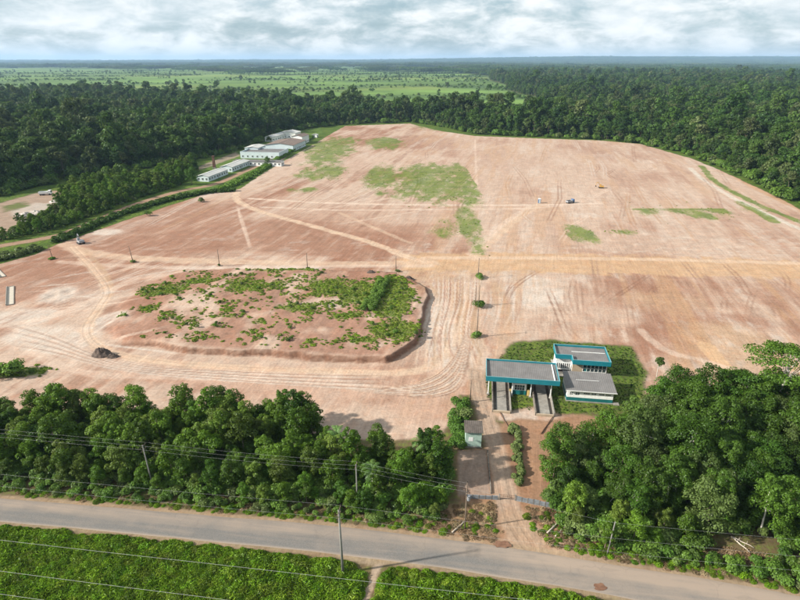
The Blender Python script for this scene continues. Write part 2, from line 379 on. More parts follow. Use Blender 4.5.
    # graded tracks and roads: (pixel polyline, half width in m, colour, strength)
    nA = fbm(xn, yn, 3.0, 3, 57)-.5; nB = .7+.6*fbm(xn, yn, 2.5, 3, 58)
    def near_line(L, pad):
        return np.nonzero((xn > L[:, 0].min()-pad) & (xn < L[:, 0].max()+pad) & (yn > L[:, 1].min()-pad) & (yn < L[:, 1].max()+pad))[0]
    def track(pts, hw, c, k, soft=.6, raw=False):
        L = smooth(PV(pts), 4) if not raw else pts
        ii = near_line(L, hw*2.2); d = seg_d(L, xn[ii], yn[ii]); e = 1-sst(d+nA[ii]*hw*.9, hw*(1-soft*.5), hw*(1+soft*.5))
        if hw < 1: e = e*sst(np.minimum(np.hypot(xn[ii]-L[0, 0], yn[ii]-L[0, 1]), np.hypot(xn[ii]-L[-1, 0], yn[ii]-L[-1, 1])), 0, 14)
        m = np.clip(k*e*nB[ii], 0, 1)[:, None]; dirt[ii] = dirt[ii]*(1-m)+np.asarray(c)[None]*m
    cream = np.array([.660, .520, .410]); lpink = np.array([.69, .575, .50])
    och2 = np.array([.575, .405, .265])
    track([(425, 262.5), (500, 262), (600, 263.5), (700, 266.5), (820, 270.5), (900, 273)], 10.5, och2, .85, .35)
    track([(425, 258), (600, 258.5), (820, 264)], 1.8, cream, .8, .6)
    track([(60, 240), (75, 249), (130, 258), (219, 261.5), (330, 264), (430, 263)], 3.0, cream, .65)
    track([(60, 262), (130, 266), (219, 268), (330, 266.5), (430, 266)], 1.6, lpink, .45)
    track([(236, 192), (238, 201), (262, 212), (320, 228), (372, 243), (405, 256), (425, 262)], 1.9, cream, .9)
    track([(250, 198.5), (330, 203), (440, 205), (540, 205), (600, 203.5)], 1.6, lpink, .85)
    track([(262, 207), (340, 210), (440, 209.3), (520, 208.6), (560, 206)], 1.3, lpink, .6)
    track([(340, 213), (370, 226), (410, 243)], 1.2, cream, .5)
    track([(538, 204), (512, 222), (486, 245), (474, 258)], 2.4, cream, .65)
    track([(530, 206), (498, 228), (470, 254)], 1.6, lpink, .5)
    track([(240, 206), (239, 215), (247, 240), (250, 252)], .4, lpink, .6)
    track([(236, 204), (243, 222), (252, 252)], .5, lpink, .5)
    track([(475, 139), (476, 170), (477, 200)], .8, lpink*1.02, .5)
    track([(72, 247), (92, 268), (107, 290), (100, 306), (87, 328), (96, 345), (130, 357), (200, 366), (330, 372), (415, 371), (446, 352), (462, 320)], 1.6, cream, .75)
    track([(80, 246), (100, 266), (112, 289), (104, 308)], .9, och, .7)
    track([(110, 292), (132, 280), (180, 273), (260, 267)], 1.7, lpink, .5)
    track([(0, 326), (45, 318), (92, 300), (108, 292)], 1.4, lpink, .6)
    track([(72, 366), (80, 345), (88, 325)], 1.0, lpink, .6)
    track([(25, 345), (80, 372), (200, 377), (320, 383), (430, 392), (470, 375)], 1.4, lpink, .45)
    track([(690, 168), (704, 180), (730, 196), (762, 212), (800, 229)], 1.7, np.array([.64, .60, .55]), 1.0)
    track([(716, 164), (745, 181), (780, 199), (830, 221)], 3.4, orange*1.05, .8)
    track([(706, 346), (722, 366), (735, 385)], 2.0, och2*1.08, .9, .3)
    track([(785, 360), (800, 372), (820, 385)], 1.8, och2*1.08, .8, .3)
    track([(640, 330), (665, 350), (700, 360), (740, 372)], 1.2, lpink, .5)
    for k in range(46):                                                # wheel marks that fan along the wide entry strip
        a = k/45; x0 = 432+a*48; x1 = 425+a*52+random.uniform(-4, 4); bend = random.uniform(-5, 5)
        track([(x0, 272), (x0+bend*.4, 300), (x1+bend, 335), (x1+(a-.35)*26, 372+random.uniform(-6, 12))], .24, (cream, white, red*.95, lpink, och*.85)[k % 5], .6, .8)
    for k in range(9):
        x0 = 486+k*4.2; track([(x0, 285), (x0+random.uniform(-2, 4), 305), (x0-4+random.uniform(-8, 3), 334)], .3, (lpink, white, rose)[k % 3], .55, .8)
    for k in range(24):                                                # turning circles in front of the plot
        r = k/23; track([(300+50*r, 384+6*r), (380+25*r, 388+8*r), (430+10*r, 378+18*r), (455+8*r, 355+26*r), (466+6*r, 330)], .24, (cream, red*.75, lpink, rose*.7, white)[k % 5], .75, .8)
    for k in range(12):
        r = k/11; track([(0, 320+26*r), (50, 335+18*r), (120, 362+8*r), (220, 370+10*r), (330, 374+13*r), (400, 374+16*r)], .25, (lpink, rose*.7, white)[k % 3], .65, .8)
    for k in range(8):
        r = k/7; track([(404+8*r, 276+6*r), (424+6*r, 278+8*r), (433+5*r, 290+6*r), (428+5*r, 302+6*r)], .3, (cream, och*.8)[k % 2], .6, .8)
    for k in range(70):
        px = random.uniform(110, 760); py = random.uniform(150, 245); x0, y0 = P(px, py); L = random.uniform(30, 120); a = random.gauss(.23, .08)+(0 if k % 5 else random.uniform(-.9, .9)); bx = random.gauss(0, 2.5)
        c = (lpink, white, red*.85, orange*.9, rose*.8)[k % 5]
        for o in (0, 1.9): track(np.array([(x0+o, y0), (x0+o+math.sin(a)*L*.5+bx, y0+math.cos(a)*L*.5), (x0+o+math.sin(a)*L, y0+math.cos(a)*L)]), .42, c, .5, .8, True)
    for k in range(46):
        px = random.uniform(500, 800) if k % 2 else random.uniform(0, 90); py = random.uniform(282, 350); x0, y0 = P(px, py); L = random.uniform(12, 45); a = random.gauss(.25, .3) if k % 2 else random.gauss(1.1, .3); bx = random.gauss(0, 2)
        c = (lpink, red*.8, white, rose*.8)[k % 4]
        for o in (0, 1.7): track(smooth(np.array([(x0+o, y0), (x0+o+math.sin(a)*L*.5+bx, y0+math.cos(a)*L*.5), (x0+o+math.sin(a)*L, y0+math.cos(a)*L)]), 4), .30, c, .6, .8, True)
    # cut bank of the raised plot: a darker red-brown band along its edge
    s = sdf(PLATEAU, xn, yn); bank = np.exp(-((s+.75*(2.4*(fbm(xn, yn, 4.6, 4, 5, .55)-.5)+3.0*(fbm(xn, yn, 11, 2, 6)-.5))-.12)/.55)**2)*sst(xn, -84, -66)
    dirt = blend(dirt, np.array([.20, .100, .066]), .9*bank*(1-sst(yn, 186, 200)))
    track([(412, 281), (404, 279), (414, 287)], 1.3, np.array([.25, .13, .09]), .8)
    # ---- green growth on bare soil
    g = patch([(432, 181, 52, 23, 1.3), (462, 181, 22, 22, 1.3), (382, 178, 24, 18, 1.1), (330, 150, 34, 18, 1.15), (385, 143, 26, 8, 1.2), (470, 226, 17, 28, 1.15), (322, 172, 36, 11, 1.0), (302, 190, 20, 4, 1.0),
               (312, 160, 10, 8, .8), (350, 140, 16, 5), (634, 203, 22, 14, 1.25), (690, 208, 40, 12, 1.15), (580, 234, 20, 12, 1.15), (620, 232, 22, 5, .8), (572, 182, 20, 4, .9), (637, 180, 14, 4, 1.0), (555, 158, 12, 5, .6),
               (505, 196, 8, 14, .55), (660, 220, 30, 10, .5), (750, 209, 22, 6, .9), (446, 230, 30, 20, .75), (440, 127, 35, 4, 1.1)], .24, .85, 6, 61, .45)
    sharp = 1-sst(xn, P(474, 180)[0]-1, P(474, 180)[0]+1)*((yn > 285) & (yn < 470))*.75
    g = g*sharp
    hp = lambda pts, hw: 1-sst(seg_d(smooth(PV(pts)), xn, yn)+2*(fbm(xn, yn, 5, 3, 66)-.5), hw*.6, hw*1.3)
    g = np.maximum(g, .9*hp([(738, 202), (758, 212), (775, 222)], 3.0)); g = np.maximum(g, hp([(702, 166), (716, 182), (755, 203), (800, 222), (860, 250)], 2.6))
    gp = patch([(165, 292, 36, 9, .9), (250, 290, 48, 9, .9), (330, 292, 50, 12), (388, 300, 26, 26, 1.2), (392, 335, 30, 13, 1.15), (225, 321, 22, 3, .9), (300, 311, 42, 7, .85), (345, 319, 30, 6, .9), (200, 284, 30, 5, .8),
                (360, 298, 26, 16, 1.2), (150, 310, 16, 6, .8), (300, 273, 60, 2.4, .9), (365, 345, 40, 5, .9), (250, 325, 60, 6, .5), (123, 316, 5, 3), (20, 372, 30, 6, 1.3)], .18, .85, 4.5, 62, .8)
    g = np.maximum(g, gp); gden = g.copy()
    gfar = np.minimum(g**1.2*(.16+1.15*fbm(xn, yn*.6, 4.0, 5, 64, .7)), .78)
    g = np.where(yn > 208, gfar, g*sst(g*1.05+(fbm(xn, yn*.8, 3.0, 4, 69, .65)-.5)*1.5, .15, .75)*.8)
    # ---- other land: lot of the station, lane, clearing, road edges
    out = col[near]; vg = veg[near]
    out = out*(1-fm[:, None])+dirt*fm[:, None]; vg = vg*(1-fm)+g*fm
    def area(poly, c, k=1.0, edge=.6, v=None, wob=1.5):
        poly = np.asarray(poly); ii = near_line(poly, 8)
        m = k*sst(sdf(poly, xn[ii], yn[ii])+wob*nA[ii], -edge, edge)
        out[ii] = blend(out[ii], c, m)
        if v is not None: vg[ii] = vg[ii]*(1-m)+v*m
    area(PV([(-90, 640), (-90, 440), (440, 440), (460, 395), (475, 395), (500, 420), (540, 420), (548, 430), (640, 395), (870, 395), (870, 700)]), (.16, .125, .075), 1, .6, .36)
    area(PV([(505, 352), (512, 342), (552, 339), (560, 341), (632, 346), (648, 375), (640, 412), (560, 415), (545, 405), (512, 412), (486, 398), (484, 375)]), (.10, .095, .050), 1, 1.0, .58)
    area(PV([(516, 418), (548, 421), (580, 415), (600, 418), (610, 425), (580, 445), (562, 470), (555, 512), (600, 530), (585, 556), (500, 546), (470, 546), (425, 532), (440, 512), (462, 505), (458, 450), (485, 450), (500, 424)]),
         (.36, .225, .150), 1, .8, .10)
    area(PV([(420, 532), (440, 505), (497, 500), (500, 545), (470, 543)]), (.33, .23, .15), .9, .8, .25)
    area(PV([(520, 500), (560, 508), (620, 530), (600, 556), (540, 550)]), (.36, .22, .14), .9, .8, .22)
    area(PV([(458, 450), (486, 450), (491, 495), (459, 495)]), (.34, .27, .23), .9, .3, .0, .4)
    area(CLEARING, (.40, .31, .25), .95, 2, .05, 4)
    area(PV([(10, 212), (35, 203), (52, 203), (50, 210), (20, 219)]), (.52, .49, .46), .8, 2, 0, 5)
    area(PV([(0, 206), (24, 202), (30, 206), (5, 212)]), (.10, .13, .04), .8, 2, .5, 5)
    area(PV([(178, 190), (196, 168), (236, 152), (300, 132), (318, 128), (322, 132), (296, 152), (262, 174), (240, 186), (206, 192)]), (.085, .15, .035), .95, 1.5, .5, 3)
    area(PV([(192, 172), (212, 166), (240, 156), (236, 152), (200, 166)]), (.36, .30, .25), .85, 1.5, .1, 3)
    area(PV([(245, 166), (280, 163), (300, 143), (292, 143), (276, 158)]), (.40, .33, .27), .9, 1, 0, 2)
    def strip(L, hw, c, k=1, v=0.0, soft=.3):
        ii = near_line(L, hw*2.2); d = seg_d(L, xn[ii], yn[ii]); m = k*(1-sst(d+nB[ii]*hw*.8-.8*hw, hw*(1-soft), hw*(1+soft)))
        out[ii] = blend(out[ii], c, m); vg[ii] = vg[ii]*(1-m)+v*m
    strip(LANE, 2.6, (.40, .28, .205), .95)
    strip(DRIVE, 1.9, (.46, .36, .29), .95)
    strip(smooth(PV([(513, 520), (522, 540), (500, 552)])), 2.2, (.44, .33, .25), .9)
    strip(smooth(PV([(513, 520), (545, 545), (590, 558)])), 2.4, (.42, .31, .23), .9)
    strip(FOOTPATH, .55, (.42, .34, .27), .95)
    strip(smooth(PV([(340, 553), (375, 560), (420, 562)])), .9, (.40, .33, .25), .8)
    strip(ROAD_UP, .75, (.40, .31, .22), .8); strip(ROAD_DN, .65, (.36, .29, .20), .75)
    tr = np.full(len(xn), 9.0)
    for L in (DRIVE, smooth(PV([(72, 247), (92, 268), (107, 290), (100, 306), (87, 328), (96, 345), (130, 357), (200, 366), (330, 372)])), smooth(PV([(236, 195), (262, 212), (320, 228), (372, 243), (425, 262)])), LANE):
        ii = near_line(L, 5); tr[ii] = np.minimum(tr[ii], seg_d(L, xn[ii], yn[ii]))
    out = out*.66*np.array([.985, .925, .860])
    col[near] = out; veg[near] = vg; trk[near] = np.minimum(tr, 9)
    me = np_mesh('ground', V, F, (ground_mat(),), True)
    a = me.color_attributes.new('soil', 'FLOAT_COLOR', 'POINT'); a.data.foreach_set('color', np.c_[col, np.ones(n)].astype(np.float32).ravel())
    a = me.attributes.new('veg', 'FLOAT', 'POINT'); a.data.foreach_set('value', veg.astype(np.float32))
    a = me.attributes.new('rut', 'FLOAT', 'POINT'); a.data.foreach_set('value', trk.astype(np.float32))
    tag(link('ground', me), kind='structure')
    gden = np.maximum(gden, .26*sst(s, 1.5, 5)*(fbm(xn, yn, 20, 3, 68) > .42))
    return xn, yn, gden*fm, (xs, ys, z.reshape(ny, nx))

def ground_mat():
    m = bpy.data.materials.new('bare_earth'); m.use_nodes = True; N = NT(m.node_tree)
    pos = N('ShaderNodeNewGeometry').outputs['Position']
    soil = N('ShaderNodeAttribute', attribute_name='soil').outputs['Color']
    veg = N('ShaderNodeAttribute', attribute_name='veg').outputs['Fac']
    rut = N('ShaderNodeAttribute', attribute_name='rut').outputs['Fac']
    fine = N.noise(pos, 1.6, 5, .65); mid = N.noise(pos, .22, 5, .6)
    prot = N('ShaderNodeVectorRotate', {'Vector': pos, 'Angle': math.radians(13)}, rotation_type='Z_AXIS').outputs[0]
    stk = N.noise(N.vscale(prot, (1.0, .07, 1)), 1.1, 5, .65)
    stk2 = N.noise(N.vscale(pos, (.10, 1.0, 1)), .8, 4, .6)
    k = N.math('ADD', N.math('ADD', N.math('MULTIPLY', fine, .50), N.math('MULTIPLY', mid, .34)), N.math('ADD', N.math('MULTIPLY', stk, .28), N.math('MULTIPLY', stk2, .14)))
    val = N.ramp(k, .40, .84, .58, 1.36, 'LINEAR')
    c = N.mix(1.0, soil, N('ShaderNodeCombineXYZ', {0: val, 1: val, 2: val}).outputs[0], 'MULTIPLY')
    hue = N.noise(pos, .35, 6, .7)
    c = N.mix(N.math('MULTIPLY', N.ramp(hue, .46, .66), .45), c, N.mix(1.0, c, (1.06, .88, .78), 'MULTIPLY'))
    c = N.mix(N.math('MULTIPLY', N.ramp(stk, .60, .72), .35), c, N.mix(1.0, c, (1.25, 1.27, 1.3), 'MULTIPLY'))
    r = N.math('ABSOLUTE', N.math('SUBTRACT', rut, .85))
    rm = N.math('MULTIPLY', N.ramp(r, .15, .5, 1, 0), .28)
    c = N.mix(rm, c, N.mix(1.0, c, (.80, .76, .74), 'MULTIPLY'))
    gn = N.noise(pos, .9, 5, .7); gb = N.noise(pos, .12, 3, .5)
    gm = N.ramp(N.math('ADD', veg, N.math('MULTIPLY', N.math('SUBTRACT', gn, .5), 1.3)), .18, .80)
    gc = N.mix(N.ramp(gb, .3, .7), (.070, .140, .012), (.140, .205, .024))
    gc = N.mix(N.ramp(gn, .35, .7), N.mix(1.0, gc, (.55, .58, .55), 'MULTIPLY'), gc)
    c = N.mix(N.math('MULTIPLY', gm, .82), c, gc)
    b = N('ShaderNodeBsdfPrincipled', {'Base Color': c, 'Roughness': .95, 'Specular IOR Level': .12})
    hh = N.math('ADD', N.math('MULTIPLY', fine, .35), N.math('ADD', N.math('MULTIPLY', stk, .6), N.math('MULTIPLY', mid, .7)))
    hh = N.math('ADD', hh, N.math('MULTIPLY', rm, -.8))
    bp = N('ShaderNodeBump', {'Height': hh, 'Strength': .55, 'Distance': .28}); N.t.links.new(bp.outputs[0], b.inputs['Normal'])
    N('ShaderNodeOutputMaterial', {'Surface': b.outputs[0]}); return m
GX, GY, GVEG, GRID = build_ground()

def H(x, y):
    xs, ys, Z = GRID; i = int(np.clip(np.searchsorted(xs, x)-1, 0, len(xs)-2)); j = int(np.clip(np.searchsorted(ys, y)-1, 0, len(ys)-2))
    fx = (x-xs[i])/(xs[i+1]-xs[i]); fy = (y-ys[j])/(ys[j+1]-ys[j])
    return float((Z[j, i]*(1-fx)+Z[j, i+1]*fx)*(1-fy)+(Z[j+1, i]*(1-fx)+Z[j+1, i+1]*fx)*fy)

# ------------------------------------------------------------------ the paved road
def build_road():
    n = min(len(ROAD_UP), len(ROAD_DN)); U = ROAD_UP[:n]; D = ROAD_DN[:n]; K = 14
    x = []; t = []
    for i in range(n):
        for k in range(K+1):
            f = k/K; p = U[i]*(1-f)+D[i]*f; x.append((p[0], p[1], .085+.05*(1-abs(2*f-1))**.7)); t.append(f)
    x = np.array(x); t = np.array(t)
    e = (t == 0) | (t == 1); x[e, 1] += .30*(fbm(x[e, 0], x[e, 1], 1.5, 3, 81)-.5); x[e, 2] -= .12
    i = np.arange(K)[None, :]+np.arange(n-1)[:, None]*(K+1)
    F = np.stack([i, i+K+1, i+K+2, i+1], -1).reshape(-1, 4)
    m = bpy.data.materials.new('dusty_asphalt'); m.use_nodes = True; N = NT(m.node_tree)
    pos = N('ShaderNodeNewGeometry').outputs['Position']; f = N('ShaderNodeAttribute', attribute_name='across').outputs['Fac']
    rot = N('ShaderNodeVectorRotate', {'Vector': pos, 'Angle': math.radians(8)}, rotation_type='Z_AXIS').outputs[0]
    stk = N.noise(N.vscale(rot, (.05, 1, 1)), 1.3, 4, .6); fine = N.noise(pos, 6, 4, .7); mid = N.noise(pos, .25, 5, .6)
    base = N.mix(N.ramp(fine, .3, .7), (.118, .112, .106), (.160, .151, .142))
    dust = N.math('ADD', N.ramp(f, .30, .62, .62, .05), N.math('MULTIPLY', N.math('SUBTRACT', stk, .5), 1.1))
    dust = N.math('ADD', dust, N.math('MULTIPLY', N.math('SUBTRACT', mid, .5), .9))
    px = N('ShaderNodeSeparateXYZ', {0: pos}).outputs[0]
    dust = N.math('ADD', dust, N.math('MULTIPLY', N.ramp(px, 8, 26), .42))
    edge = N.ramp(N.math('ABSOLUTE', N.math('SUBTRACT', f, .5)), .40, .5)
    dust = N.math('MAXIMUM', dust, N.math('MULTIPLY', edge, .9), clamp=True)
    c = N.mix(N.math('MULTIPLY', dust, .9, clamp=True), base, (.285, .225, .178))
    vor = N('ShaderNodeTexVoronoi', {'Vector': N('ShaderNodeVectorMath', {0: pos, 1: N('ShaderNodeTexNoise', {'Vector': pos, 'Scale': .8}).outputs[1]}, operation='ADD').outputs[0], 'Scale': .33}, feature='DISTANCE_TO_EDGE').outputs['Distance']
    crack = N.math('MULTIPLY', N.ramp(vor, .0, .035, 1, 0), N.ramp(N.noise(pos, .12, 3, .6), .5, .62))
    c = N.mix(N.math('MULTIPLY', crack, .16), c, (.07, .062, .056))
    pat = N.ramp(N.noise(N.vscale(rot, (.3, 1, 1)), .5, 2, .4), .62, .66); c = N.mix(N.math('MULTIPLY', pat, .15), c, (.10, .095, .09))
    b = N('ShaderNodeBsdfPrincipled', {'Base Color': c, 'Roughness': .9, 'Specular IOR Level': .2})
    bp = N('ShaderNodeBump', {'Height': N.math('ADD', fine, mid), 'Strength': .25, 'Distance': .05}); N.t.links.new(bp.outputs[0], b.inputs['Normal'])
    N('ShaderNodeOutputMaterial', {'Surface': b.outputs[0]})
    me = np_mesh('road', x, F[:, ::-1], (m,), True)
    a = me.attributes.new('across', 'FLOAT', 'POINT'); a.data.foreach_set('value', t.astype(np.float32))
    ro = tag(link('road', me), kind='structure')
    # two mud patches washed onto the asphalt
    mud = principled('red_mud', lambda N, p, o: N.mix(N.ramp(N.noise(p, 1.5, 5, .7), .3, .7), (.12, .062, .04), (.20, .11, .07)), .9, .2)
    for px, py, rx, ry in ((502, 545, 1.5, .7), (600, 588, .9, .7)):
        cx, cy = P(px, py); vs = [(cx, cy, .158)]; g = random.Random(px)
        for k in range(20):
            a = 2*math.pi*k/20; r = 1+g.uniform(-.25, .2); vs.append((cx+math.cos(a)*rx*r, cy+math.sin(a)*ry*r, .15))
        mb = MB(); mb.add(vs, [(0, k+1, (k+1) % 20+1) for k in range(20)]); mb.build('mud_patch', mud, ro)
build_road()

# ------------------------------------------------------------------ foliage meshes
def leaves(pos, nrm, ln, wd, g, droop=0.0):
    n = len(pos); nrm = nrm/np.linalg.norm(nrm, axis=1, keepdims=True)
    r = g.normal(size=(n, 3)); t = np.cross(nrm, r); t /= np.linalg.norm(t, axis=1, keepdims=True)+1e-9
    t[:, 2] -= droop; b = np.cross(nrm, t)
    j = lambda: g.uniform(.7, 1.25, (n, 1))
    a0 = pos-t*ln[:, None]*.5*j(); a2 = pos+t*ln[:, None]*.5*j()
    a1 = pos+b*wd[:, None]*.5*j()+nrm*ln[:, None]*.10+t*ln[:, None]*g.uniform(-.2, .2, (n, 1)); a3 = pos-b*wd[:, None]*.5*j()+nrm*ln[:, None]*.10
    v = np.stack([a0, a1, a2, a3], 1).reshape(-1, 3); f = np.arange(4*n).reshape(n, 4); return v, f
def dirs(n, g, up=.25):
    d = g.normal(size=(n, 3)); d[:, 2] += up; return d/np.linalg.norm(d, axis=1, keepdims=True)
def blob_leaves(blobs, n, size, g, jag=.22, up=.35, lo=-.5):
    """blobs: (x,y,z,rx,ry,rz); leaves sit round each clump's surface"""
    B = np.array(blobs); w = (B[:, 3]*B[:, 4]+B[:, 3]*B[:, 5]); w = w/w.sum()
    k = g.choice(len(B), n, p=w); d = dirs(n, g, .3)
    low = d[:, 2] < lo; d[low, 2] *= -1
    rad = 1-np.abs(g.normal(0, jag, n))+g.uniform(0, .10, n)
    pos = B[k, :3]+d*B[k, 3:6]*rad[:, None]
    nr = d+g.normal(0, .30, (n, 3)); nr[:, 2] += up*.8
    s = size*g.uniform(.65, 1.4, n)
    return leaves(pos, nr, s*1.25, s*.9, g)
def crown_blobs(g, h, r, base, k, shape='round', sub=.42):
    out = []
    for i in range(k):
        br = r*sub*g.uniform(.6, 1.35); a = g.uniform(0, 6.283)
        if shape == 'flat':
            q = math.sqrt(g.random())*r*.92; z = h-(h-base)*(.10+.55*(q/r)**2)-g.uniform(0, .2)*(h-base); out.append((math.cos(a)*q, math.sin(a)*q, z, br, br, br*.40))
        else:
            t = g.random()**.75; pr = math.sqrt(max(.05, 1-((t-.42)/.66)**2)) if t > .42 else .72+.28*t/.42
            q = math.sqrt(g.uniform(.30, 1))*max(0, pr*r-br*.55); z = base+br*.5+(h-base-br*1.1)*t
            out.append((math.cos(a)*q, math.sin(a)*q, z, br, br, br*g.uniform(.62, .95)))
    if shape != 'flat': out.append((0, 0, (h+base)*.5, r*.45, r*.45, (h-base)*.36))
    return out
def trunk_mb(g, h, rad, tips, lean=.05, split=.45):
    mb = MB(); lx, ly = g.normal(0, lean*h, 2); s = split*h
    top = Vector((lx, ly, h*.86))
    mid = Vector((lx*.4, ly*.4, s))
    mb.tube([(0, 0, -.4), (lx*.1, ly*.1, .12*h), mid, (mid+top)/2+Vector((g.normal(0, .03*h), g.normal(0, .03*h), 0)), top], [rad*1.35, rad, rad*.8, rad*.5, rad*.2], 6)
    for t in tips:
        e = Vector(t[:3]); st = mid.lerp(top, g.uniform(0, .5)); q = (st+e)/2+Vector((0, 0, .06*h))
        mb.tube([st, q, e], [rad*.45, rad*.32, rad*.12], 5, False)
    return mb
class Tree: pass
def make_tree(name, seed, h, r, base, k, n, leaf, mat, bark='bark', shape='round', rad=None, tips=4, jag=.22, sub=.42, lean=.04):
    g = np.random.default_rng(seed); bl = crown_blobs(g, h, r, base, k, shape, sub)
    v, f = blob_leaves(bl, n, leaf, g, jag)
    v[:, 2] = np.maximum(v[:, 2], .08)
    t = Tree(); t.h = h
    t.crown = np_mesh(name+'_crown', v, f, (M[mat],))
    tm = trunk_mb(g, h, rad or h*.014, [bl[i] for i in g.choice(len(bl), min(tips, len(bl)), False)], lean); t.trunk = tm.mesh(name+'_trunk', M[bark], True)
    tv = np.array(tm.v); quads = np.array([q for q in tm.f if len(q) == 4])
    t.joined = np_mesh(name+'_whole', np.r_[v, tv], [np.r_[f, quads+len(v)]], (M[mat], M[bark]), False, np.r_[np.zeros(len(f)), np.ones(len(quads))])
    return t
def make_palm(name, seed, h, nf, fl, mat='palm'):
    g = np.random.default_rng(seed); V = []; F = []
    for i in range(nf):
        a = 2*math.pi*i/nf+g.uniform(-.2, .2); el = g.uniform(.15, 1.25); L = fl*g.uniform(.8, 1.1)
        d = np.array([math.cos(a), math.sin(a), 0]); side = np.array([-math.sin(a), math.cos(a), 0]); p = np.array([0, 0, h]); e = el
        for s in range(7):
            q = p+(d*math.cos(e)+np.array([0, 0, math.sin(e)]))*L/7; e -= .26
            w = L*.16*math.sin(math.pi*(s+.7)/7.6)+.05
            for sg in (-1, 1):
                for hh in (0, .5):
                    p0 = p+(q-p)*hh; p1 = p+(q-p)*(hh+.34)
                    tip = side*sg*w+(q-p)*.7-np.array([0, 0, w*.35])
                    b = len(V); V += [p0, p1, p1+tip*g.uniform(.8, 1.1), p0+tip*.9]; F.append((b, b+1, b+2, b+3))
            p = q
    t = Tree(); t.h = h; v = np.array(V); f = np.array(F); t.crown = np_mesh(name+'_crown', v, f, (M[mat],))
    tm = MB().tube([(0, 0, -.3), (.05*h, 0, h*.5), (0, 0, h)], [.16+.006*h, .13, .1], 6); t.trunk = tm.mesh(name+'_trunk', M['palebark'], True)
    quads = np.array([q for q in tm.f if len(q) == 4])
    t.joined = np_mesh(name+'_whole', np.r_[v, np.array(tm.v)], [np.r_[f, quads+len(v)]], (M[mat], M['palebark']), False, np.r_[np.zeros(len(f)), np.ones(len(quads))])
    return t
def make_bush(name, seed, r, h, n, leaf, mat, k=7):
    g = np.random.default_rng(seed); bl = []
    for i in range(k):
        a = g.uniform(0, 6.28); q = g.uniform(0, .62)*r; b = r*g.uniform(.34, .6); bl.append((math.cos(a)*q, math.sin(a)*q, h*g.uniform(.25, .6), b, b, h*g.uniform(.32, .5)))
    v, f = blob_leaves(bl, n, leaf, g, .25, .4, -.2); v[:, 2] = np.maximum(v[:, 2], -.05)
    return np_mesh(name, v, f, (M[mat],))
def make_grass(name, seed, r, h, n, mat, ln=.45, wd=.16):
    g = np.random.default_rng(seed); a = g.uniform(0, 6.28, n); q = r*np.sqrt(g.random(n)); hump = np.clip(1-(q/r)**2, .15, 1)
    pos = np.c_[np.cos(a)*q, np.sin(a)*q, h*hump*g.uniform(.25, 1, n)]
    nr = np.c_[np.cos(a)*.7, np.sin(a)*.7, np.full(n, .8)]+g.normal(0, .5, (n, 3))
    s = g.uniform(.6, 1.4, n); v, f = leaves(pos, nr, ln*s, wd*s, g); v[:, 2] = np.maximum(v[:, 2], -.03)
    return np_mesh(name, v, f, (M[mat],))

SRC = bpy.data.collections.new('foliage_sources')       # meshes used by the uncountable vegetation, not part of the scene
def scatter(name, pts, meshes, scale, label, cat, kind='stuff', probs=None, g=None, zs=None):
    g = g or rng; n = len(pts)
    c = bpy.data.collections.new(name+'_sources')
    for i, me in enumerate(meshes):
        o = bpy.data.objects.new('%s_source_%02d' % (name, i), me); c.objects.link(o)
    z = height(pts[:, 0], pts[:, 1]) if zs is None else zs
    me = bpy.data.meshes.new(name); me.vertices.add(n); me.vertices.foreach_set('co', np.c_[pts, z].astype(np.float32).ravel())
    def at(nm, ty, val, fld='value'):
        a = me.attributes.new(nm, ty, 'POINT'); a.data.foreach_set(fld, val)
    at('pick', 'INT', g.choice(len(meshes), n, p=probs).astype(np.int32))
    sc = scale(n) if callable(scale) else scale
    S = np.stack([sc*g.uniform(.9, 1.1, n), sc*g.uniform(.9, 1.1, n), sc*g.uniform(.85, 1.15, n)], 1)
    at('size', 'FLOAT_VECTOR', S.astype(np.float32).ravel(), 'vector')
    R = np.c_[g.normal(0, .05, n), g.normal(0, .05, n), g.uniform(0, 6.283, n)]
    at('turn', 'FLOAT_VECTOR', R.astype(np.float32).ravel(), 'vector')
    o = link(name, me); tag(o, label, cat, None, kind)
    T = bpy.data.node_groups.new(name+'_nodes', 'GeometryNodeTree'); T.is_modifier = True
    T.interface.new_socket('Geometry', in_out='INPUT', socket_type='NodeSocketGeometry'); T.interface.new_socket('Geometry', in_out='OUTPUT', socket_type='NodeSocketGeometry')
    nd = T.nodes.new; gi = nd('NodeGroupInput'); go = nd('NodeGroupOutput'); ip = nd('GeometryNodeInstanceOnPoints'); ci = nd('GeometryNodeCollectionInfo')
    ci.inputs['Collection'].default_value = c; ci.inputs['Separate Children'].default_value = True; ci.inputs['Reset Children'].default_value = True
    def na(nm, ty):
        q = nd('GeometryNodeInputNamedAttribute'); q.data_type = ty; q.inputs['Name'].default_value = nm
        return [s for s in q.outputs if s.enabled and s.name == 'Attribute'][0]
    L = T.links.new; L(gi.outputs[0], ip.inputs['Points']); L(ci.outputs[0], ip.inputs['Instance']); ip.inputs['Pick Instance'].default_value = True
    L(na('pick', 'INT'), ip.inputs['Instance Index']); L(na('size', 'FLOAT_VECTOR'), ip.inputs['Scale'])
    try:
        L(na('turn', 'FLOAT_VECTOR'), ip.inputs['Rotation'])
    except Exception:
        pass
    L(ip.outputs[0], go.inputs[0])
    md = o.modifiers.new('scatter', 'NODES'); md.node_group = T
    return o
def plant(t, name, x, y, sc, label, cat, group=None, rz=None, parts=True, z=None):
    """one tree as a thing: root, trunk, crown"""
    root = thing(name, label, cat, (x, y, H(x, y) if z is None else z), random.uniform(0, 6.28) if rz is None else rz, group, sc)
    link('trunk', t.trunk, root); link('crown', t.crown, root); return root

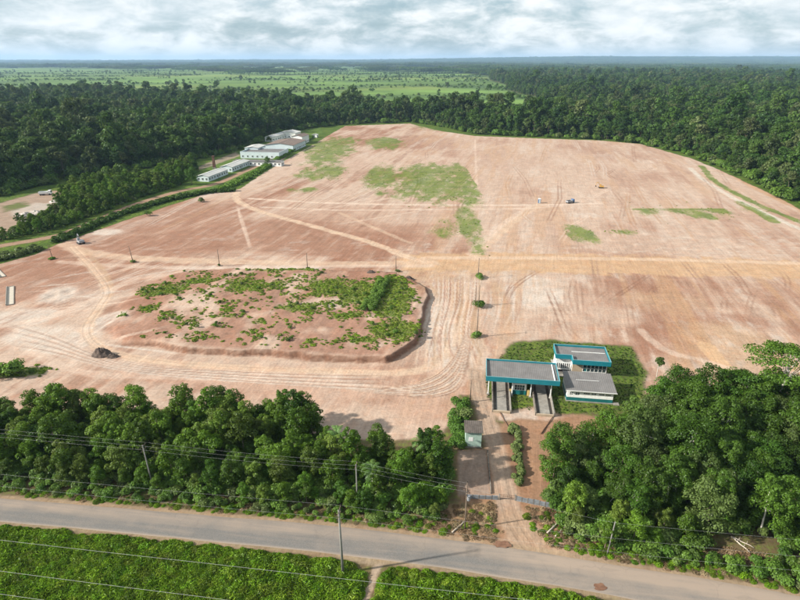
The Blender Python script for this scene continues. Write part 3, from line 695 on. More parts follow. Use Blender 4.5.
# ------------------------------------------------------------------ trees: prototypes
TH = [make_tree('thicket', 100+i, [8.5, 7.4, 9.2, 6.6, 8.0, 7.0][i], [2.5, 2.3, 2.4, 2.3, 2.8, 2.0][i], [.5, .3, .9, .2, .5, .6][i], [30, 26, 30, 24, 34, 22][i], 4000, .235, 'thicket', jag=.30, sub=[.30, .34, .27, .33, .28, .36][i]) for i in range(6)]
GR = [make_tree('grove', 200+i, [12.5, 11, 14, 9.5, 12][i], [4.3, 4.0, 4.2, 3.4, 5.0][i], [1.5, 1.2, 3.0, .8, 1.6][i], [40, 36, 42, 32, 50][i], 6200, .28, 'grove', ['bark', 'palebark', 'palebark', 'bark', 'bark'][i], jag=.28, sub=[.26, .30, .25, .30, .25][i], tips=6) for i in range(5)]
UM = [make_tree('umbrella', 300+i, [18, 15.5][i], [7.4, 6.0][i], [10.5, 9][i], 34, 5200, .36, 'grove', 'palebark', 'flat', .26, 12, .3, .27) for i in range(2)]
FO = [make_tree('forest', 400+i, [21, 19, 24, 17, 22, 20, 27][i], [6.4, 5.8, 6.2, 5.4, 7.4, 5.2, 7.5][i], [2, 1.5, 4, 1, 3, 1.5, 12][i], [26, 22, 28, 20, 30, 22, 24][i], 1500, .95, 'forest', 'bark', 'round', .22, 3, .2, [.34, .38, .32, .40, .32, .38, .30][i]) for i in range(7)]
PALM = [make_palm('palm', 500, 6.5, 14, 3.0), make_palm('palm', 501, 9, 16, 3.2)]
FPALM = [make_palm('forest_palm', 502, 12, 13, 4.6)]
BU = [make_bush('bush', 600+i, [1.5, 1.2, 1.8, 1.0][i], [1.7, 1.3, 2.2, 1.5][i], [620, 480, 800, 420][i], .26, 'scrub') for i in range(4)]
SH = [make_bush('shrub', 620+i, [2.4, 2.0, 3.0][i], [3.0, 2.4, 3.8][i], [420, 340, 520][i], .62, 'scrub') for i in range(3)]
WD = [make_grass('weed', 640+i, [.9, .75, 1.05, .7][i], [.62, .45, .85, .38][i], [330, 270, 380, 220][i], 'weed', .36, .11) for i in range(4)]
TW = [make_bush('turf', 660+i, [.9, .7, 1.2][i], [.26, .20, .40][i], [100, 80, 130][i], .32, 'turf', 6) for i in range(3)]
LW = [make_bush('lawn', 670+i, [.9, .7, 1.2][i], [.5, .35, .8][i], [60, 44, 80][i], .42, 'grove', 4) for i in range(3)]
DR = [make_grass('dry', 680+i, .9, .35, 90, 'dry', .5, .10) for i in range(2)]
def far_patch(seed):
    g = np.random.default_rng(seed); V = []; F = []; c = 0; bl = []
    for x in np.arange(-64, 64, 11.0):
        for y in np.arange(-64, 64, 11.0):
            r = g.uniform(4.5, 8); h = g.uniform(11, 20); bl.append((x+g.uniform(-4, 4), y+g.uniform(-4, 4), h, r, r, r*.75))
    v, f = blob_leaves(bl, 5200, 3.0, g, .12, .4, .0); v[:, 2] = np.maximum(v[:, 2], 0)
    bx = [(x*1.0, y*1.0) for x in (-66, 66) for y in (-66, 66)]
    return np_mesh('far_patch', v, f, (M['forest'],))
FP = [far_patch(700+i) for i in range(3)]

# ------------------------------------------------------------------ trees: the thicket and the grove by the road
g1 = np.random.default_rng(11)
TH_POLY = np.array([P(-120, 486), P(0, 493), P(100, 500), P(200, 507), P(330, 518), P(430, 527), P(444, 512), P(452, 470),
                    P(446, 432, 5), P(415, 428, 7), P(385, 428, 7), P(345, 432, 7), P(322, 424, 7), P(312, 400, 7), P(280, 390, 8), P(240, 388, 8), P(180, 386, 8), P(120, 384, 8), P(60, 382, 8), P(0, 384, 8), P(-120, 386, 8)])
for i, (x, y) in enumerate(jitter(TH_POLY, 3.35, g1)):
    front = seg_d(ROAD_UP, np.array([x]), np.array([y]))[0]
    sc = g1.uniform(.62, 1.18)*(.45+.55*min(1, max(0, (front-1.5)/8)))*(0.9 if x > -18 else 1.0)
    if front < 3.2: continue
    plant(TH[g1.integers(6)], 'thicket_tree', x, y, sc, 'bushy thicket tree, %s, %s' % ('lowest row beside the road' if front < 8 else 'middle rows' if front < 17 else 'back rows beside the bare field', 'at the left end' if x < -45 else 'left of the tall road pole' if x < -12 else 'at the drive end'), 'tree', 'young trees of the roadside thicket')
for px, py, s, lab in ((338, 440, .95, 'small palm among the thicket trees below the bare corner'), (424, 448, .95, 'slender palm at the thicket end beside the gravel drive'), (372, 470, .8, 'low palm with bright fronds in the middle of the thicket')):
    x, y = P(px, py, 5); plant(PALM[0], 'palm_tree', x, y, s, lab, 'palm tree', 'palms in the thicket')
GR_POLY = np.array([P(551, 512), P(562, 535), P(600, 549), P(690, 567), P(760, 580), P(830, 594), P(900, 612), P(900, 352, 14), P(800, 357, 13), P(760, 358, 12), P(720, 366, 11), P(690, 368, 10), P(664, 382, 9), P(645, 394, 9), P(622, 418, 8.5),
                    P(592, 421, 8), P(562, 438, 7.5), P(549, 470, 5.5)])
def bare(px, py, rx, ry):
    c = P(px, py); return lambda x, y: abs(x-c[0]) < rx and -ry*2.2 < y-c[1] < ry
hole = bare(742, 550, 5.4, 3.0)
for i, (x, y) in enumerate(jitter(GR_POLY, 4.4, g1)):
    front = seg_d(ROAD_UP, np.array([x]), np.array([y]))[0]
    if front < 2.4 or hole(x, y): continue
    big = front > 9
    t = GR[g1.integers(5)] if big else TH[g1.integers(6)]
    sc = g1.uniform(.70, 1.05)*(.82 if front < 18 else .92 if x < 46 else 1.0) if big else g1.uniform(.5, .85)
    plant(t, 'grove_tree', x, y, sc, 'leafy tree in the grove, %s, %s' % ('beside the road' if front < 10 else 'in its middle' if front < 24 else 'on its field side', 'at the drive end' if x < 38 else 'below the station' if x < 52 else 'towards the photo edge'), 'tree', 'trees of the grove beside the station')
for px, py, k, s, lab in ((770, 420, 0, 1.0, 'tall umbrella-crowned tree with pale forked trunk above the grove'), (735, 424, 1, .80, 'flat-topped tree with slim white trunk at the field edge of the grove'),
                          (800, 470, 1, .9, 'spreading feathery tree with white limbs over the grove by the photo edge')):
    x, y = P(px, py); plant(UM[k], 'umbrella_tree', x, y, s, lab, 'tree', None, 1.0+px)
x, y = P(656, 380)
sap = make_tree('sapling', 801, 6.2, 1.25, 3.6, 7, 620, .28, 'grove', 'palebark', 'round', .09, 3, .2, .5, .06)
plant(sap, 'sapling', x, y, 1.0, 'lone slender sapling with pale stem on bare soil near the grove', 'tree', None, 2.6)
# scrub that closes the feet of the thicket and the grove, and the verge weeds
def ring(poly, lo, hi, sp, g):
    q = jitter(poly, sp, g); d = seg_d(ROAD_UP, q[:, 0], q[:, 1]); return q[(d > lo) & (d < hi)]
und = np.r_[jitter(TH_POLY, 1.7, g1), jitter(GR_POLY, 1.8, g1)]
und = und[[not (hole(a, b) and b > P(742, 563)[1]) for a, b in und]]
d_ = seg_d(ROAD_UP, und[:, 0], und[:, 1]); m_ = (d_ > np.where(und[:, 0] > 26, .9, 1.5)); und = und[m_]; d_ = d_[m_]
scatter('undergrowth', und, BU, np.clip(np.where(und[:, 0] > 26, .62, .45)+.10*d_, .5, 1.15), 'leafy green undergrowth at the feet of the roadside trees', 'undergrowth')

# ------------------------------------------------------------------ ground cover
g2 = np.random.default_rng(12)
n_ = len(ROAD_DN); FG = np.r_[ROAD_DN[::-1], np.array([[-130, 84], [-130, 38], [120, 30]])]
q = jitter(FG, .72, g2)
dr = seg_d(ROAD_DN, q[:, 0], q[:, 1]); dp = seg_d(FOOTPATH, q[:, 0], q[:, 1]); c0 = P(372, 565); dc = np.hypot(q[:, 0]-c0[0], (q[:, 1]-c0[1])*1.6)
vis = np.abs(q[:, 0]) < .80*q[:, 1]+26
m = (dr > .8+.9*fbm(q[:, 0], q[:, 1], 5, 2, 91)) & (dp > 1.25) & (dc > 2.3+1.5*fbm(q[:, 0], q[:, 1], 2, 2, 93)) & vis
q = q[m]; sz = (.65+.9*fbm(q[:, 0], q[:, 1], 3.2, 3, 92))*np.clip(.45+.35*dr[m], .5, 1)
scatter('weeds', q, WD, sz, 'dense bright green weeds covering the ground in front of the road', 'weeds')
# verge on the far side of the road, churned bank by the drive, station lawn
V1 = np.r_[ROAD_UP[:44], PV([(560, 525), (545, 512), (440, 508), (430, 522), (330, 512), (200, 500), (0, 487), (-150, 478)])]
q = jitter(V1, .8, g2); d = seg_d(ROAD_UP, q[:, 0], q[:, 1]); dd = seg_d(DRIVE, q[:, 0], q[:, 1])
q = q[(d > .5+.8*fbm(q[:, 0], q[:, 1], 3, 2, 94)) & (dd > 2.4) & (g2.random(len(q)) < np.where(q[:, 0] > 6, .38, .9))]
q2 = jitter(GR_POLY, .95, g2); d2 = seg_d(ROAD_UP, q2[:, 0], q2[:, 1]); q2 = q2[(d2 > .7) & (d2 < 5.5) & (q2[:, 0] > 27)]; q3 = jitter(np.array([[27, 72], [27, 60], [95, 40], [95, 60]]), .95, g2); d3 = seg_d(ROAD_UP, q3[:, 0], q3[:, 1]); u3 = np.interp(q3[:, 0], ROAD_UP[:, 0], ROAD_UP[:, 1]); q3 = q3[(q3[:, 1] > u3+.7) & (d3 < 3.5) & (d3 > .7)]
q = np.r_[q, q2, q3]
scatter('verge_grass', q, WD+DR, lambda n: g2.uniform(.35, .8, n), 'rough grass and dry tufts along the far road verge', 'grass', probs=[.2, .2, .1, .2, .15, .15])
LOT = PV([(500, 356), (512, 345), (552, 341), (632, 348), (646, 375), (640, 410), (560, 413), (512, 409), (488, 398), (486, 380)])
q = jitter(LOT, .6, g2, .6); cs, sn = math.cos(-ST_ANG), math.sin(-ST_ANG); qu = (q[:, 0]-ST_O[0])*cs-(q[:, 1]-ST_O[1])*sn; qv = (q[:, 0]-ST_O[0])*sn+(q[:, 1]-ST_O[1])*cs
blk = np.zeros(len(q), bool)
for u0, u1, v0, v1 in ((1.2, 6.0, -6.6, 14.3), (10.3, 15.1, -6.6, 14.3), (5.8, 9.6, 1.3, 5.2), (17.6, 28.4, .2, 7.6), (16.4, 29.3, 10.8, 19.5)): blk |= (qu > u0) & (qu < u1) & (qv > v0) & (qv < v1)
q = q[~blk]; scatter('lawn', q, LW, lambda n: g2.uniform(.12, .34, n), 'unmown grass around the teal roofed station', 'grass')
# low growth on the bare field, denser on the raised plot
q = jitter(np.array([[-130, 118], [40, 118], [40, 205], [-130, 205]]), .85, g2)
def veg_at(q):
    b = {}
    ix = np.floor(GX/1.2).astype(int); iy = np.floor(GY/1.2).astype(int)
    k = ix*100003+iy; o = np.argsort(k); ks = k[o]; vs = GVEG[o]
    kq = np.floor(q[:, 0]/1.2).astype(int)*100003+np.floor(q[:, 1]/1.2).astype(int)
    p = np.clip(np.searchsorted(ks, kq), 0, len(ks)-1); ok = ks[p] == kq; return np.where(ok, vs[p], 0)
va = veg_at(q); m = (va*.95+1.5*(fbm(q[:, 0], q[:, 1], 3.4, 4, 69, .65)-.5)+.30*(g2.random(len(q))-.5) > .36) & (va > .12)
scatter('plot_weeds', q[m], TW+BU[1:2], lambda n: g2.uniform(.22, .85, n)**1.1, 'patchy green weeds on the raised red earth plot', 'weeds', probs=[.32, .32, .32, .04])
q = jitter(np.array([[-200, 205], [330, 205], [330, 640], [-200, 640]]), 2.0, g2); va = veg_at(q); m = (va*.9+1.5*(fbm(q[:, 0], q[:, 1], 5, 4, 69, .65)-.5)+.3*(g2.random(len(q))-.5) > .42) & (va > .2) & (g2.random(len(q)) < .22)
scatter('field_grass', q[m], TW, lambda n: g2.uniform(.25, .55, n), 'faint green grass patches on the far part of the cleared field', 'grass')
# debris of cut branches beside the drive mouth
q = np.r_[jitter(PV([(425, 530), (445, 508), (495, 503), (497, 543), (470, 541)]), 1.1, g2), jitter(PV([(525, 505), (560, 512), (610, 532), (595, 552), (545, 545)]), 1.2, g2),
          jitter(PV([(700, 545), (755, 552), (790, 562), (770, 571), (712, 560)]), .8, g2)]
scatter('brush_litter', q, DR, lambda n: g2.uniform(.4, 1.0, n), 'dry cut brush lying beside the drive entrance', 'brush')

# ------------------------------------------------------------------ the forest behind
g3 = np.random.default_rng(13)
EDGE = PV(BACK_EDGE)
LEFT_EDGE = PV([(-420, 235), (-200, 205), (-90, 200), (0, 197), (36, 186), (66, 182), (78, 174), (120, 172), (165, 165), (195, 160)])
ALL_EDGE = np.r_[LEFT_EDGE[:-1], EDGE]
BLK = np.r_[ALL_EDGE, np.array([[700, 330], [6000, 2600], [6000, 2650], [-6000, 2650], [-6000, 2600], [-700, 300]])]
def forest_pts(sp, y0, y1, g):
    W = y1*.86+60; poly = np.array([[-W, y0], [W, y0], [W, y1], [-W, y1]])
    q = jitter(poly, sp, g); m = inside(BLK, q[:, 0], q[:, 1]) & (np.abs(q[:, 0]) < .86*q[:, 1]+60)
    q = q[m]; m = (sdf(PASTURE, q[:, 0], q[:, 1])+150*(fbm(q[:, 0], q[:, 1], 240, 4, 33)-.5)) < 0
    return q[m]
A = forest_pts(7.2, 230, 800, g3); B = forest_pts(8.5, 800, 1500, g3); C = forest_pts(10.5, 1500, 2650, g3)
dA = seg_d(ALL_EDGE, A[:, 0], A[:, 1]); keep = dA > 2.5; A = A[keep]; dA = dA[keep]
# how large each shows: edge rows near the camera first
show = np.where(dA < 22, 1.0, .45)/np.hypot(A[:, 0], A[:, 1]); on = (np.abs(A[:, 0]) < .74*A[:, 1])
o_ = np.argsort(-show*on)[:290]; pick = np.zeros(len(A), bool); pick[o_] = True
for (x, y), d in zip(A[pick], dA[pick]):
    sc = g3.uniform(.62, 1.0)*(.62 if d < 8 else .85 if d < 16 else 1)
    if x < -60: lab, gr = 'tall dark forest tree in the front rows left of the white buildings', 'front trees of the left forest'
    elif y > 520 and x < 190: lab, gr = 'forest tree in the front row along the far end of the field', 'front trees of the far forest'
    else: lab, gr = 'forest tree in the front rows along the right side of the field', 'front trees of the right forest'
    plant(FO[g3.integers(7)], 'forest_tree', x, y, sc, lab, 'tree', gr)
rest = np.r_[A[~pick], B, C]
dist = np.hypot(rest[:, 0], rest[:, 1]); de = np.r_[dA[~pick], np.full(len(B)+len(C), 60.0)]
sc = g3.uniform(.55, 1.05, len(rest))*np.where(g3.random(len(rest)) < .08, 1.38, 1.0)*np.where(dist > 1500, 1.22, 1.0)*np.where(de < 8, .6, np.where(de < 16, .85, 1))
sc = sc*(.74+.55*fbm(rest[:, 0], rest[:, 1], 70, 3, 95))
pr = np.array([.145]*6+[.04, .09])
scatter('forest', rest, [t.joined for t in FO]+[FPALM[0].joined], sc, 'dense rainforest stretching from the field to the horizon', 'forest', probs=pr/pr.sum(), g=g3)
# bushes that soften the forest edge
eb = []
for i in range(len(ALL_EDGE)-1):
    a, b = ALL_EDGE[i], ALL_EDGE[i+1]; L = np.hypot(*(b-a)); n = int(L/2.0)
    t = g3.random(n)[:, None]; p = a+(b-a)*t; nrm = np.array([-(b-a)[1], (b-a)[0]])/L
    eb.append(p+nrm*g3.normal(.8, 2.4, n)[:, None])
eb = np.concatenate(eb)
scatter('forest_fringe', eb, SH, lambda n: g3.uniform(.6, 1.7, n), 'bright scrub fringe along the foot of the forest edge', 'scrub')
# beyond 2.6 km the canopy reads as one mass
pp = []
y = 2600.0
while y < 16500:
    st = 104 if y < 5000 else 125 if y < 9000 else 150
    for x in np.arange(-.84*y-100, .84*y+100, st): pp.append((x+g3.uniform(-20, 20), y+g3.uniform(-20, 20), st/104))
    y += st*.95
pp = np.array(pp); inp = (sdf(PASTURE, pp[:, 0], pp[:, 1])+260*(fbm(pp[:, 0], pp[:, 1], 400, 3, 96)-.5)) < 0
inp &= (sdf(PASTURE2, pp[:, 0], pp[:, 1])+500*(fbm(pp[:, 0], pp[:, 1], 600, 3, 97)-.5)) < 0
inp |= ((pp[:, 1] > 2600) & (pp[:, 1] < 9000) & (fbm(pp[:, 0]*.25, pp[:, 1], 260, 3, 98) > .645))
pp = pp[inp]
scatter('distant_forest', pp[:, :2], FP, pp[:, 2]*g3.uniform(.95, 1.15, len(pp)), 'far blue-green forest below the horizon', 'forest', g=g3)
# single trees out on the green pasture
ps = jitter(np.r_[PASTURE[:8], PASTURE[8:11], [[200, 4200], [-3800, 4200]]], 68, g3, .6)
ps = ps+g3.normal(0, 30, ps.shape); ps = ps[(fbm(ps[:, 0]*.5, ps[:, 1], 300, 3, 99) > .50) & (sdf(PASTURE, ps[:, 0], ps[:, 1]) > 10) & (np.abs(ps[:, 0]) < .75*ps[:, 1]) & (ps[:, 1] < 4200)]; ps = ps[g3.permutation(len(ps))[:240]]
for x, y in ps:
    o = link('pasture_tree', FO[g3.integers(7)].joined, None, (x, y, H(x, y)-.3), g3.uniform(0, 6.28), g3.uniform(.3, .9))
    tag(o, 'single dark tree on the distant green pasture, %s' % ('just beyond the forest belt' if y < 1500 else 'halfway to the horizon' if y < 2300 else 'far out near the horizon'), 'tree', 'trees scattered on the pasture')

sp_ = jitter(np.array([[-3800, 800], [400, 800], [400, 4200], [-3800, 4200]]), 17, g3, .5)
sp_ = sp_[(sdf(PASTURE, sp_[:, 0], sp_[:, 1]) > 0) & (np.abs(sp_[:, 0]) < .78*sp_[:, 1]) & (fbm(sp_[:, 0]*.4, sp_[:, 1], 120, 5, 29, .65) > .565)]
scatter('pasture_scrub', sp_, SH, lambda n: g3.uniform(.6, 2.0, n), 'dark low scrub mottling the distant pasture', 'scrub')
# ------------------------------------------------------------------ hedges, scrub belt along the lane, loose bushes
belt = PV([(-120, 262), (-120, 250), (0, 240), (28, 224), (62, 207), (76, 192), (92, 184), (150, 178), (194, 164), (198, 172), (180, 186), (140, 198), (100, 213), (66, 227), (36, 234), (0, 241), (-60, 252)])
q = jitter(belt, 3.4, g3)
for i, (x, y) in enumerate(q):
    if i % 2 == 0 and len(q)//2 < 290:
        t = TH[g3.integers(6)]
        plant(t, 'roadside_tree', x, y, g3.uniform(.55, 1.05)*(1.15 if y > 270 else .8), 'light green tree in the belt along the dirt lane, %s' % ('beside the sandy clearing' if y < 275 else 'halfway up the lane' if y < 330 else 'near the white sheds'), 'tree', 'trees of the belt beside the lane')
q2 = jitter(belt, 2.5, g3); scatter('lane_scrub', q2, SH, lambda n: g3.uniform(.4, .9, n), 'mixed green scrub filling the belt beside the dirt lane', 'scrub')
def hedge(line, hw, sp, label, s0, s1, name='hedge', far=True):
    L = smooth(PV(line), 10); bl = []
    for i in range(len(L)-1):
        a, b = L[i], L[i+1]; l = np.hypot(*(b-a)); n = max(1, int(l*hw*2/sp**2+g3.random())); d = (b-a)/l; nn = np.array([-d[1], d[0]])
        for p in a+(b-a)*g3.random(n)[:, None]+nn*g3.uniform(-hw, hw, n)[:, None]:
            s = g3.uniform(s0, s1); h = H(*p); bl.append((p[0], p[1], h+1.3*s, 1.9*s, 1.9*s, 1.7*s))
    ls = .72 if far else .30
    v, f = blob_leaves(bl, int(len(bl)*(70 if far else 170)), ls, g3, .2, .4, -.4)
    c = L[len(L)//2]; o = np.array([c[0], c[1], H(*c)]); v = np.maximum(v-o, [-1e9, -1e9, -.3])
    root = thing(name, label, 'hedge', tuple(o)); link('foliage', np_mesh(name+'_foliage', v, f, (M['scrub'],)), root)
    st = MB()
    for k in bl[::3]: st.tube([(k[0]-o[0], k[1]-o[1], -.2), (k[0]-o[0]+.1, k[1]-o[1], k[2]-o[2])], [.06, .03], 4)
    st.build('stem', M['bark'], root); return root
hedge([(54, 243), (66, 238), (90, 228), (110, 219), (140, 209), (165, 202), (200, 194), (236, 191)], 2.2, 1.5, 'long overgrown hedge between the dirt lane and the bare field', .40, .78)
hedge([(222, 190), (250, 177), (268, 166), (285, 155), (300, 145), (312, 137)], 2.6, 1.6, 'green hedge climbing beside the white buildings at the field corner', .40, .75)
hedge([(-60, 270), (0, 259), (20, 254), (38, 249)], 3.0, 1.4, 'low dense hedge at the photo edge left of the lane mouth', .42, .72)
hedge([(462, 402), (460, 418), (458, 436), (460, 448)], 1.6, 1.1, 'rank green bank of bushes behind the pale green shed', .38, .62, 'hedge', False)
hedge([(512, 428), (516, 440), (518, 462), (517, 484)], .7, .9, 'narrow strip of bushes along the gravel drive opposite the shed', .24, .42, 'hedge', False)
def bush(px, py, sc, label, mesh=None, k=0):
    x, y = P(px, py); root = thing('bush', label, 'bush', (x, y, H(x, y)-.05), px*.37, None, sc)
    link('foliage', mesh or BU[k], root); st = MB()
    for a in range(4): st.tube([(0, 0, -.1), (math.cos(a*1.6)*.4, math.sin(a*1.6)*.4, .8)], [.05, .02], 4)
    st.build('stem', M['bark'], root); return root
for px, py, s, k, lab in ((148, 216, 1.3, 2, 'lone round bush on the bare soil right of the lane hedge'), (201, 202, 1.5, 0, 'flat bush near the hedge end at the track junction'), (18, 374, 1.9, 2, 'green bush at the photo edge beyond the thicket'), (3, 376, 2.0, 0, 'second bush at the photo edge beyond the thicket'),
                          (480, 277.5, (2.0, 1.2, 1.0), 0, 'oval bush round the farthest pole of the middle row'), (479, 306, (1.75, 1.2, 1.0), 2, 'oval bush round the twin poles of the middle row'), (477, 337, (1.35, 1.2, 1.0), 0, 'oval bush round the nearest pole of the middle row'),
                          (397, 271.5, (1.3, .9, .7), 1, 'low bush at the foot of the pole by the track junction'), (219, 266, (.8, .8, .6), 3, 'tiny tuft at the foot of the pole above the red plot'), (308, 269, (1.0, .8, .6), 3, 'tiny tuft at the foot of the pole behind the green plot'),
                          (133.5, 262.5, (1.3, 1.1, .8), 1, 'dry bush at the foot of the pole beside the lane mouth'), (53, 259, (1.6, 1.2, .7), 1, 'spreading bush at the foot of the crooked pole'),
                          (463, 417, 1.2, 2, 'tall bush touching the back of the pale green shed')):
    bush(px, py, s, lab, None, k)
# long bushy ridge on the raised plot
hedge([(384, 285), (380, 295), (374, 306), (366, 316)], 1.5, 1.0, 'steep bushy ridge of bright shrubs on the raised plot', .38, .62, 'shrub_ridge', False)
for px, py, s, lab in ((183, 172, .85, 'dark round tree at the lane corner before the long white sheds'), (192, 181, .9, 'dark dome-shaped tree beside the near end of the white sheds'), (268, 162, .55, 'small tree in front of the pale blue hall')):
    x, y = P(px, py+4); plant(GR[4], 'garden_tree', x, y, s, lab, 'tree')

# ------------------------------------------------------------------ utility poles and cables
def pole(x, y, h, label, arms=1, wood=False, lean=0.0, leany=0.0, rz=ST_ANG+math.pi/2, armw=1.0, trafo=False, r=.115):
    root = thing('utility_pole', label, 'utility pole', (x, y, H(x, y)), 0, 'utility poles'); mat = M['polewood' if wood else 'polecon']
    top = Vector((lean*h, leany*h, h))
    MB().tube([(0, 0, -.5), top*.5, top], [r*1.25, r, r*.72], 8).build('shaft', mat, root, True)
    ca, sa = math.cos(rz), math.sin(rz)
    for a in range(arms):
        c = top*(1-(.25+.75*a)/h); w = armw*(1 if a % 2 == 0 else .8); mb = MB()
        e = [c+Vector((ca*w*s, sa*w*s, 0)) for s in (-1, 1)]; mb.tube(e, .06, 4); ar = mb.build('crossarm', M['polewood'], root)
        for s in (-.92, 0, .92):
            p = c+Vector((ca*w*s, sa*w*s, .05)); MB().tube([p, p+Vector((0, 0, .12)), p+Vector((0, 0, .24))], [.05, .07, .03], 6).build('insulator', M['black'], ar)
    if trafo:
        c = top*.74; MB().tube([c+Vector((.33, 0, -.45)), c+Vector((.33, 0, .45))], .26, 10).build('transformer', M['greypaint'], root)
    return root
x, y = P(343, 573); F1 = (x, y, 12.0)
pole(x, y, 12.0, 'tall leaning concrete pole standing in weeds on the near side of the road', 2, False, -.012, 0, armw=1.3, r=.17)
L1 = [(-120.0, 90.5, 9.3), (-43.8, 79.3, 9.2), (-7.2, 74.5, 9.0), (10.5, 69.85, 8.6), (31.9, 64.8, 6.2)]
pole(*L1[1][:2], 9.4, 'pole with crossarms rising out of the thicket left of the tall road pole', 2, False, -.03)
pole(*L1[2][:2], 9.2, 'grey pole half hidden in the thicket behind the tall road pole', 1)
pole(*L1[3][:2], 8.7, 'pole with crossarms and transformer at the mouth of the gravel drive', 3, True, 0, 0, armw=1.3, trafo=True)
pole(*L1[4][:2], 6.3, 'thin grey pole leaning at the roadside edge of the grove', 0, False, .06, .03, r=.10)
for px, py, h, lab, arms in ((478, 278, 7.2, 'thin field pole in the farthest oval bush of the middle row', 1), (475.3, 306, 6.8, 'first of the twin poles in the middle oval bush', 0), (478.6, 306.5, 7.0, 'second of the twin poles in the middle oval bush', 0),
                             (476.7, 337, 8.2, 'thin field pole in the nearest oval bush of the middle row', 1), (470, 402, 5.2, 'thin pole beside the gravel drive behind the pale green shed', 1),
                             (396, 271, 5.6, 'thin dark pole by the track junction at the corner of the plot', 0), (307.5, 269, 6.2, 'thin dark pole behind the green end of the raised plot', 0), (219.5, 266, 6.4, 'thin dark pole above the red left end of the plot', 0),
                             (133.5, 263, 6.6, 'thin leaning dark pole on the earth beside the lane mouth', 0)):
    x, y = P(px, py); pole(x, y, h, lab, arms, True, -.10 if px == 133.5 else 0, 0, armw=.7, r=.13)
x, y = P(53, 259); pole(x, y, 5.4, 'crooked dark pole with short arm at the hedge end', 1, True, -.14, .05, armw=.7, r=.11)
def cable(pts, label, sag=.35, r=.0055, name='power_cable'):
    mb = MB(); P3 = []
    for i in range(len(pts)-1):
        a, b = Vector(pts[i]), Vector(pts[i+1])
        for k in range(10):
            t = k/10; p = a.lerp(b, t); p.z -= sag*4*t*(1-t)*min(1, (b-a).length/30); P3.append(p)
    P3.append(Vector(pts[-1])); o = P3[0].copy(); mb.tube([p-o for p in P3], r, 4, False)
    ob = mb.build(name, M['wire']); ob.location = o; return tag(ob, label, 'cable', 'overhead cables')
for k, (dx, dz, nm) in enumerate(((-1.0, -.0, 'front'), (0, 0, 'middle'), (1.0, 0, 'rear'))):
    cable([(a[0], a[1]+dx, a[2]-.05) for a in L1[:4]]+[(31.9+.3, 64.8, 6.25), (110, 54, 8)] if k == 1 else [(a[0], a[1]+dx, a[2]-.05) for a in L1[:4]],
          'overhead cable along the thicket poles, %s wire of three' % nm)
for s, z, nm in ((-1.2, 11.75, 'near'), (1.2, 11.75, 'far')):
    d = np.array([math.cos(ST_ANG), math.sin(ST_ANG)]); nn = np.array([-d[1], d[0]]); a = np.array(F1[:2])+nn*s
    cable([(*(a-d*110), z), (*a, z), (*(a+d*80), z)], 'overhead cable carried by the tall road pole, %s side wire' % nm, .8)
for py, nm in ((540, 'uppermost'), (571, 'middle'), (594, 'lowest')):
    x, y = P(0, py, 20); x2, y2 = P(200, {540: 562.5, 571: 596.5, 594: 621}[py], 20)
    dx, dy = (x2-x), (y2-y)
    cable([(x-dx*2, y-dy*2, 20), (x, y, 20), (x2, y2, 20), (x2+dx*3, y2+dy*3, 20)], 'high cable crossing in front of the foreground weeds, %s of three' % nm, .05, .010)
ca = [P(478, 278), P(477, 306), P(476.7, 337), P(470, 402)]
cable([(*ca[0], 7.0), (*ca[1], 6.8), (*ca[2], 8.0), (*ca[3], 5.0)], 'overhead cable strung down the middle row of field poles', .3, .007)

# ------------------------------------------------------------------ the teal roofed station
def corrugated(u0, v0, u1, v1, z0, z1, along='v', pitch=.42, amp=.022, th=.06):
    """ribbed sheet whose ribs run along v; z0 at v0, z1 at v1"""
    prof = []; u = u0
    while u < u1-1e-6:
        for f, a in ((0, 0), (.30, 0), (.40, 1), (.60, 1), (.70, 0)):
            w = u+f*pitch
            if w <= u1: prof.append((w, a*amp))
        u += pitch
    prof.append((u1, 0)); n = len(prof); vs = []
    for (vv, zz) in ((v0, z0), (v1, z1)):
        for w, a in prof: vs.append((w, vv, zz+a))
    for (vv, zz) in ((v0, z0), (v1, z1)):
        for w, a in prof: vs.append((w, vv, zz+a-th))
    f = [(i, i+1, n+i+1, n+i) for i in range(n-1)]+[(2*n+i, 3*n+i, 3*n+i+1, 2*n+i+1) for i in range(n-1)]
    f += [(i, 2*n+i, 2*n+i+1, i+1) for i in range(n-1)]+[(n+i, n+i+1, 3*n+i+1, 3*n+i) for i in range(n-1)]
    f += [(0, n, 3*n, 2*n), (n-1, 3*n-1, 4*n-1, 2*n-1)]
    return MB().add(vs, f)
def win(parent, u0, u1, z0, z1, v, bars=1, rows=0, fr='white', name='window', face=-1):
    """window set in a wall whose outer face is at v (facing -v): dark pane recessed behind a frame"""
    w = MB(); t = .07; e = .05*face
    w.box(u0-t, v+e, z0-t, u1+t, v+.05, z0).box(u0-t, v+e, z1, u1+t, v+.05, z1+t).box(u0-t, v+e, z0, u0, v+.05, z1).box(u1, v+e, z0, u1+t, v+.05, z1)
    for k in range(bars):
        c = u0+(u1-u0)*(k+1)/(bars+1); w.box(c-.03, v+e*.8, z0, c+.03, v+.05, z1)
    for k in range(rows):
        c = z0+(z1-z0)*(k+1)/(rows+1); w.box(u0, v+e*.7, c-.025, u1, v+.05, c+.025)
    f = w.build(name, M[fr], parent); MB().box(u0, v-.012, z0, u1, v+.06, z1).build('pane', M['glass'], f); return f
SX, SY = float(ST_O[0]), float(ST_O[1])
